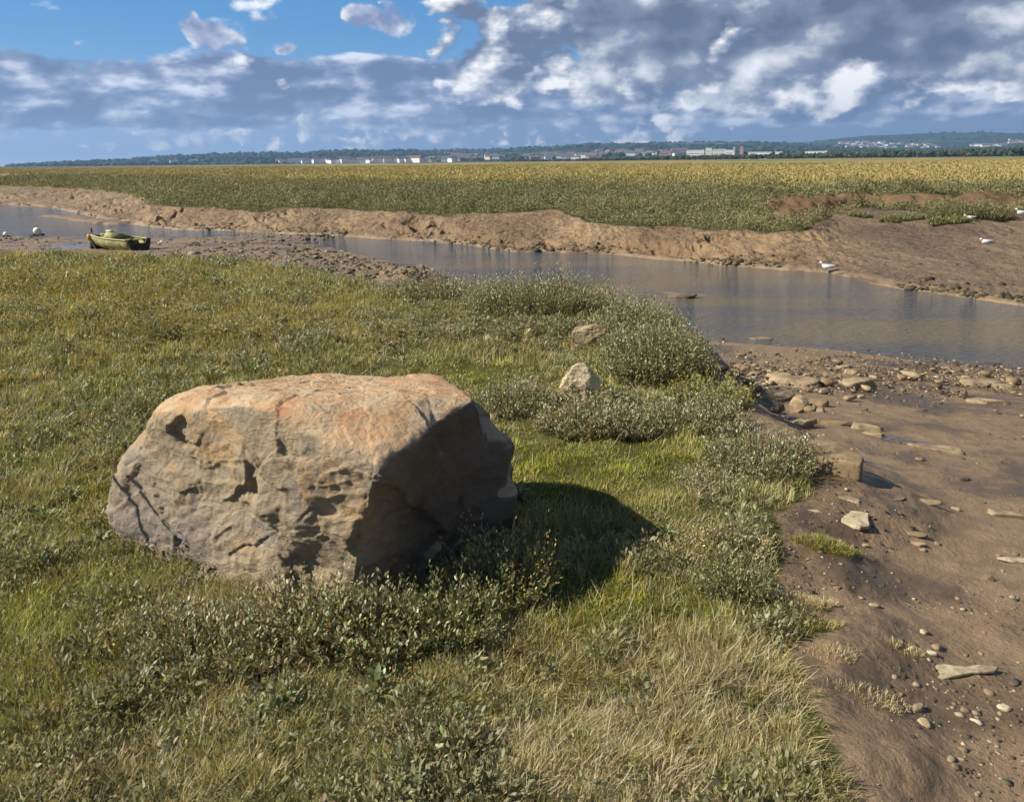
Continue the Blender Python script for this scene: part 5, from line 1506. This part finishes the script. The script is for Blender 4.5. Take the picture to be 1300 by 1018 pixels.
    b = Bag(); b.add(lumps(P, sz, 1, pick(n, [(.10, .075, .045), (.30, .24, .15), (.06, .05, .035), (.06, .05, .03), (.16, .115, .07), (.12, .09, .05), (.36, .30, .2)], .2), .5))
    tag(b.build('mud_grit', lm), 'grit, mud crumbs and shell bits on the brown mud', None, None, 'stuff')
    n = 11000
    X = RNG.uniform(-60, 545, n); Y = RNG.uniform(298, 368, n)
    P = px(X, Y, -1.1)
    for _ in range(3): P = px(X, Y, ground_z(P[:, 0], P[:, 1]))
    g = fbm(P[:, 0] * .35, P[:, 1] * .22, 7., 3)
    dens = sstep(200, 330, X) * 1.0 + .25 + .6 * gauss(X, Y, 20, 302, 60, 6)
    k = (P[:, 2] > W + .015) & (P[:, 2] < -.35) & (seg_sd(P[:, :2], GRASS) > .3) & (RNG.uniform(size=n) < dens * (.6 + 1.4 * g)); P = P[k]; n = len(P)
    sz = np.exp(RNG.normal(-3.35, .5, n))
    b = Bag(); b.add(lumps(P, sz, 1, pick(n, [(.05, .045, .025), (.09, .075, .04), (.035, .032, .02), (.17, .13, .085), (.24, .20, .14), (.10, .10, .045)], .25), .5))
    tag(b.build('shingle', lm), 'dark weedy shingle on the low spit left of the river', None, None, 'stuff')
    # weedy clods at the foot of the far bank
    n = 3200
    az = RNG.uniform(float(_azd(px(-60, 300))[0]), float(_azd(px(1400, 300))[0]), n)
    k2 = np.interp(az, T2[:, 0], T2[:, 1]); k2 = k2 + fbm(k2 * 0 + 0, k2 * 0, 5.2, 4) * 0
    d = k2 * (1 + RNG.exponential(.02, n)); x = d * np.sin(az); y = d * np.cos(az); z = ground_z(x, y)
    k = (z > W - .02) & (z < W + .25) & (fbm(x * .3, y * .3, 3., 3) > -.05); P = np.stack([x, y, z], 1)[k]
    b = Bag(); b.add(lumps(P, np.exp(RNG.normal(-3.3, .5, len(P))), 1, pick(len(P), [(.05, .042, .024), (.09, .066, .036), (.13, .095, .055)], .2), .6))
    tag(b.build('bank_foot_clods', lm), 'dark clods and weed along the foot of the far mud bank', None, None, 'stuff')


# ------------------------------------------------------------------ gulls, boat, buoys
def spine_mesh(name, pts, mat, parent=None, seg=16):
    """pts: (x, z, ry, rz) stations -> one closed lofted body"""
    V = []; Fc = []
    for x, z, ry, rz in pts:
        for j in range(seg):
            a = 2 * PI * j / seg; V.append((x, ry * math.cos(a), z + rz * math.sin(a)))
    for i in range(len(pts) - 1):
        for j in range(seg):
            Fc.append([i * seg + j, i * seg + (j + 1) % seg, (i + 1) * seg + (j + 1) % seg, (i + 1) * seg + j])
    return obj_np(name, V, Fc, mat, parent, True)


def gull(loc, yaw, lab, pose='stand', scale=1.0, M=None):
    o = empty('gull', loc, yaw); o.scale = (scale,) * 3
    lift = .13 if pose == 'stand' else .02
    st = [(-.20, .12, .002, .002), (-.17, .12, .022, .012), (-.12, .118, .045, .030), (-.05, .112, .068, .055), (.03, .108, .074, .066), (.09, .118, .064, .064), (.125, .145, .044, .050), (.140, .180, .032, .036),
          (.150, .207, .031, .034), (.168, .222, .032, .031), (.190, .222, .026, .024), (.205, .218, .012, .012), (.209, .217, .002, .002)]
    if pose == 'sit': st = [(x, z * (.85 if x > .12 else 1) - .06, a, b) for x, z, a, b in st]
    st = [(x, z + lift - (.07 if pose == 'stand' else 0), a, b) for x, z, a, b in st]
    spine_mesh('body', st, M['white'], o)
    hz = st[9][1]
    V = [(.198, .008, hz + .004), (.198, -.008, hz + .004), (.198, 0, hz - .012), (.245, 0, hz - .012), (.236, 0, hz - .002)]
    obj_np('beak', V, [[0, 1, 4], [0, 4, 3], [1, 3, 4], [0, 3, 2], [1, 2, 3]], M['yellow'], o)
    bz = st[3][1]
    for sy in (1, -1):
        V = []; Fc = []
        for i, t in enumerate(np.linspace(0, 1, 9)):
            x = .085 - .285 * t; ww = .058 * math.sin(PI * min(1, .18 + .82 * t) ** .8) ** .7 if t < 1 else .004
            ww = max(ww, .004)
            for j, a in enumerate((-1, -.4, .3, 1)):
                V.append((x, sy * (.073 * math.sin(PI * (.30 + .62 * (1 - t) ** .8)) * math.cos(a * .9) + .004), bz + .012 + a * ww * .75 + .014 * t))
        for i in range(8):
            for j in range(3):
                q = [i * 4 + j, i * 4 + j + 1, (i + 1) * 4 + j + 1, (i + 1) * 4 + j]; Fc.append(q)
        w = obj_np('wing', V, Fc, M['grey'], o, True)
        md = w.modifiers.new('thickness', 'SOLIDIFY'); md.thickness = .006
        V = [(-.17, sy * .014, bz + .020), (-.25, sy * .010, bz + .022), (-.17, sy * .010, bz + .004), (-.17, sy * .026, bz + .012)]
        obj_np('wing_tip', V, [[0, 1, 2], [0, 3, 1], [1, 3, 2], [0, 2, 3]], M['black'], w)
        if pose == 'stand':
            lo = []
            for zz, r in ((.10, .005), (.05, .004), (.0, .004)):
                for j in range(6): lo.append((.01 + r * math.cos(j * PI / 3), sy * .028 + r * math.sin(j * PI / 3), zz))
            Fl = [[i * 6 + j, i * 6 + (j + 1) % 6, (i + 1) * 6 + (j + 1) % 6, (i + 1) * 6 + j] for i in range(2) for j in range(6)]
            n0 = len(lo); lo += [(.0, sy * .028, .004), (.045, sy * .045, .003), (.05, sy * .028, .003), (.045, sy * .011, .003)]
            Fl += [[n0, n0 + 1, n0 + 2, n0 + 2], [n0, n0 + 2, n0 + 3, n0 + 3]]
            me = bpy.data.meshes.new('leg'); me.from_pydata(lo, [], [f if len(set(f)) == 4 else list(dict.fromkeys(f)) for f in Fl]); me.materials.append(M['pink']); link(bpy.data.objects.new('leg', me), o)
    tag(o, lab, 'gull', None)
    return o


def on_ground(X, Y, z):
    p = px(X, Y, z)
    for _ in range(4): p = px(X, Y, max(float(ground_z(np.array([p[0]]), np.array([p[1]]))[0]), W))
    return p


def build_life():
    M = dict(white=simple_mat('gull_white', (.82, .82, .80), .7, var=.04), grey=simple_mat('gull_grey', (.42, .43, .46), .7, var=.08), black=simple_mat('gull_black', (.03, .03, .03), .6), yellow=simple_mat('gull_beak', (.60, .38, .05), .5), pink=simple_mat('gull_leg', (.50, .33, .25), .6))
    gull(on_ground(1050, 347, -1.2), PI * .95, 'white gull standing at the far water edge', 'stand', 1.0, M)
    gull(on_ground(1231, 279, -.4), PI * .98, 'white gull sitting small at the foot of the far shrubs', 'sit', 1.0, M)
    gull(on_ground(1252, 310, -.7), PI * 1.02, 'white gull resting on the open far mud', 'sit', 1.0, M)
    gull(on_ground(1296, 277, -.4), PI * 1.0, 'gull standing tall at the right frame edge', 'stand', 1.1, M)
    gull(on_ground(203, 315, -1.0), PI * .45, 'tiny gull standing just right of the boat', 'stand', .85, M)
    # buoys
    bw = simple_mat('buoy_white', (.78, .76, .66), .5, var=.1, scale=3); bo = simple_mat('buoy_orange', (.48, .22, .07), .6, var=.2); rp = simple_mat('old_rope', (.14, .12, .07), .9, var=.3, bump=.01)
    for X, Y, r, lab in [(48, 299, .165, 'large white mooring buoy on the mud at the far left'), (8, 301, .105, 'smaller white buoy at the left frame edge')]:
        p = on_ground(X, Y, -1.1); o = empty('mooring_buoy', p)
        D, Fc = ico(4); V = D * r * [1, 1, .96]; V[:, 2] += r * 1.15
        neck = np.clip((-D[:, 2] - .80) / .2, 0, 1); V[:, 2] -= neck * r * .25
        obj_np('float', V, Fc, bw, o, True)
        st = []; ring = []
        th = np.linspace(0, 2 * PI, 17)[:-1]
        for t in th:
            for s_ in th[::4]:
                ring.append(((.045 + .010 * math.cos(s_)) * math.cos(t), .010 * math.sin(s_), r * 2.13 + (.045 + .010 * math.cos(s_)) * math.sin(t)))
        Fr = [[i * 4 + j, i * 4 + (j + 1) % 4, ((i + 1) % 16) * 4 + (j + 1) % 4, ((i + 1) % 16) * 4 + j] for i in range(16) for j in range(4)]
        obj_np('eye_ring', ring, Fr, rp, o, True)
        V, T, _ = lumps(RNG.normal(0, 1, (26, 3)) * [r * .8, r * .6, .02] + [0, 0, .03], np.full(26, r * .32), 2, np.ones((26, 3)), .6)
        obj_np('rope_heap', V, T, rp, o)
        tag(o, lab, 'buoy')
    build_boat(bo, rp)


def build_boat(bo, rp):
    hull = simple_mat('boat_yellow_green', (.235, .225, .085), .7, .3, var=.45, scale=5.0); dk = simple_mat('boat_dark', (.022, .020, .016), .6, var=.4, scale=5); pale = simple_mat('boat_gunwale', (.36, .34, .13), .6, var=.3)
    L, Bm, Hh = 2.15, .98, .35
    # stern reference points on the ground
    pb = on_ground(117, 316, -1.1); ps = on_ground(160, 319, -1.1)
    # yaw so the port side runs from bow (left, away) to stern (right, near)
    yaw = math.radians(-28)
    c = on_ground(146, 317, -1.1)
    o = empty('rowing_boat', c + np.array([0, .25, -.02]), yaw)
    st = np.linspace(-1, 1, 15)          # -1 bow, 1 stern (transom)
    V = []; Fc = []
    prof = []
    for s in st:
        t = (s + 1) / 2
        half = Bm / 2 * (.30 + .70 * math.sin(min(1, t * 1.5 + .05) * PI / 2) ** .8) * (1 - .10 * max(0, s))
        keel = .16 * (1 - t) ** 2.2; top = Hh + .10 * (1 - t) ** 1.5
        prof.append((s * L / 2, half, keel, top))
    ring = []
    for x, hf, k, tp_ in prof:
        pts = [(x, -hf, tp_), (x, -hf * .92, (tp_ + k) / 2), (x, -hf * .72, k + .03), (x, 0, k), (x, hf * .72, k + .03), (x, hf * .92, (tp_ + k) / 2), (x, hf, tp_)]
        ring.append(pts)
    for r_ in ring: V += r_
    n = 7
    for i in range(len(ring) - 1):
        for j in range(n - 1): Fc.append([i * n + j, i * n + j + 1, (i + 1) * n + j + 1, (i + 1) * n + j])
    me = mesh_np('hull', V, Fc, True); me.materials.append(hull)
    h = link(bpy.data.objects.new('hull', me), o); md = h.modifiers.new('t', 'SOLIDIFY'); md.thickness = .035; md.offset = 0
    # bow board and transom
    def plate(name, pts, th, mat, ax=0):
        bm = bmesh.new(); vs = [bm.verts.new(p) for p in pts]; f = bm.faces.new(vs)
        r = bmesh.ops.extrude_face_region(bm, geom=[f])
        for g in r['geom']:
            if isinstance(g, bmesh.types.BMVert): g.co[ax] += th
        bmesh.ops.recalc_face_normals(bm, faces=bm.faces)
        m_ = bpy.data.meshes.new(name); bm.to_mesh(m_); bm.free(); m_.materials.append(mat); return link(bpy.data.objects.new(name, m_), o)
    x, hf, k, tp_ = prof[-1]
    plate('transom', [(x + .02, -hf, tp_ + .05), (x + .02, -hf * .92, (tp_ + k) / 2), (x + .02, -hf * .72, k + .0), (x + .02, hf * .72, k + .0), (x + .02, hf * .92, (tp_ + k) / 2), (x + .02, hf, tp_ + .05), (x + .02, hf * .62, tp_ + .05), (x + .02, hf * .48, tp_ - .10), (x + .02, -hf * .48, tp_ - .10), (x + .02, -hf * .62, tp_ + .05)], .04, dk)  # near-black colour paints in the shade on the stern board
    x, hf, k, tp_ = prof[0]
    plate('bow_board', [(x - .06, -hf, tp_), (x - .06, -hf * .72, k), (x - .06, hf * .72, k), (x - .06, hf, tp_)], .04, dk)
    # gunwales
    for sy in (-1, 1):
        V = []; Fc = []
        for i, (x, hf, k, tp_) in enumerate(prof):
            y = sy * hf
            V += [(x, y - .035, tp_ + .003), (x, y + .035, tp_ + .003), (x, y + .035, tp_ + .045), (x, y - .035, tp_ + .045)]
            if i:
                for j in range(4): Fc.append([(i - 1) * 4 + j, (i - 1) * 4 + (j + 1) % 4, i * 4 + (j + 1) % 4, i * 4 + j])
        e = len(prof) * 4 - 4; Fc += [[0, 3, 2, 1], [e, e + 1, e + 2, e + 3]]
        obj_np('gunwale', V, Fc, pale, o)
    for xx, ww in ((.05, .2), (.72, .22)):
        plate('thwart', [(xx, -.45, .34), (xx + ww, -.45, .34), (xx + ww, .45, .34), (xx, .45, .34)], .03, hull, 2)
    # sloping foredeck cover with raised pale peak
    V = [(-.46, -.24, .38), (-.46, .24, .38), (-.44, .10, .62), (-.44, -.04, .62), (-.28, -.02, .59), (-.28, .08, .59), (.40, .41, .40), (.40, -.30, .38)]
    obj_np('foredeck_cover', V, [[0, 3, 2, 1], [3, 4, 5, 2], [4, 7, 6, 5], [0, 7, 4, 3], [1, 2, 5, 6], [0, 1, 6, 7]], hull, o)
    V = [(-.47, -.06, .622), (-.26, -.04, .592), (-.26, .10, .592), (-.47, .12, .622), (-.47, -.06, .645), (-.26, -.04, .615), (-.26, .10, .615), (-.47, .12, .645)]
    obj_np('cover_cap', V, [[0, 3, 2, 1], [4, 5, 6, 7], [0, 1, 5, 4], [1, 2, 6, 5], [2, 3, 7, 6], [3, 0, 4, 7]], simple_mat('boat_cap', (.72, .70, .48), .5), o)
    # rowlock post
    plate('rowlock', [(-.92, -.30, .56), (-.88, -.30, .56), (-.88, -.26, .56), (-.92, -.26, .56)], .16, dk, 2)
    # prop under the bow and fender
    for sx in (-1.12, -.80):
        plate('bow_prop', [(sx, -.30, -.08), (sx + .10, -.30, -.08), (-.93, -.30, .34), (-1.0, -.30, .34)], .5, dk, 1)
    D, Fc = ico(3); f = obj_np('fender', D * [.085, .085, .12] + [-1.14, -.22, .40], Fc, bo, o, True)
    tag(o, 'weathered yellow-green rowing boat lying on the mud at left', 'boat')


HAZE = 9.0e-5

setup_camera()
setup_world()
build_ground()
build_water()
build_boulder()
build_turf()
build_plants()
build_dead_stem()
build_far_marsh()
build_stones()
build_life()
build_hills()
build_houses()
build_haze()
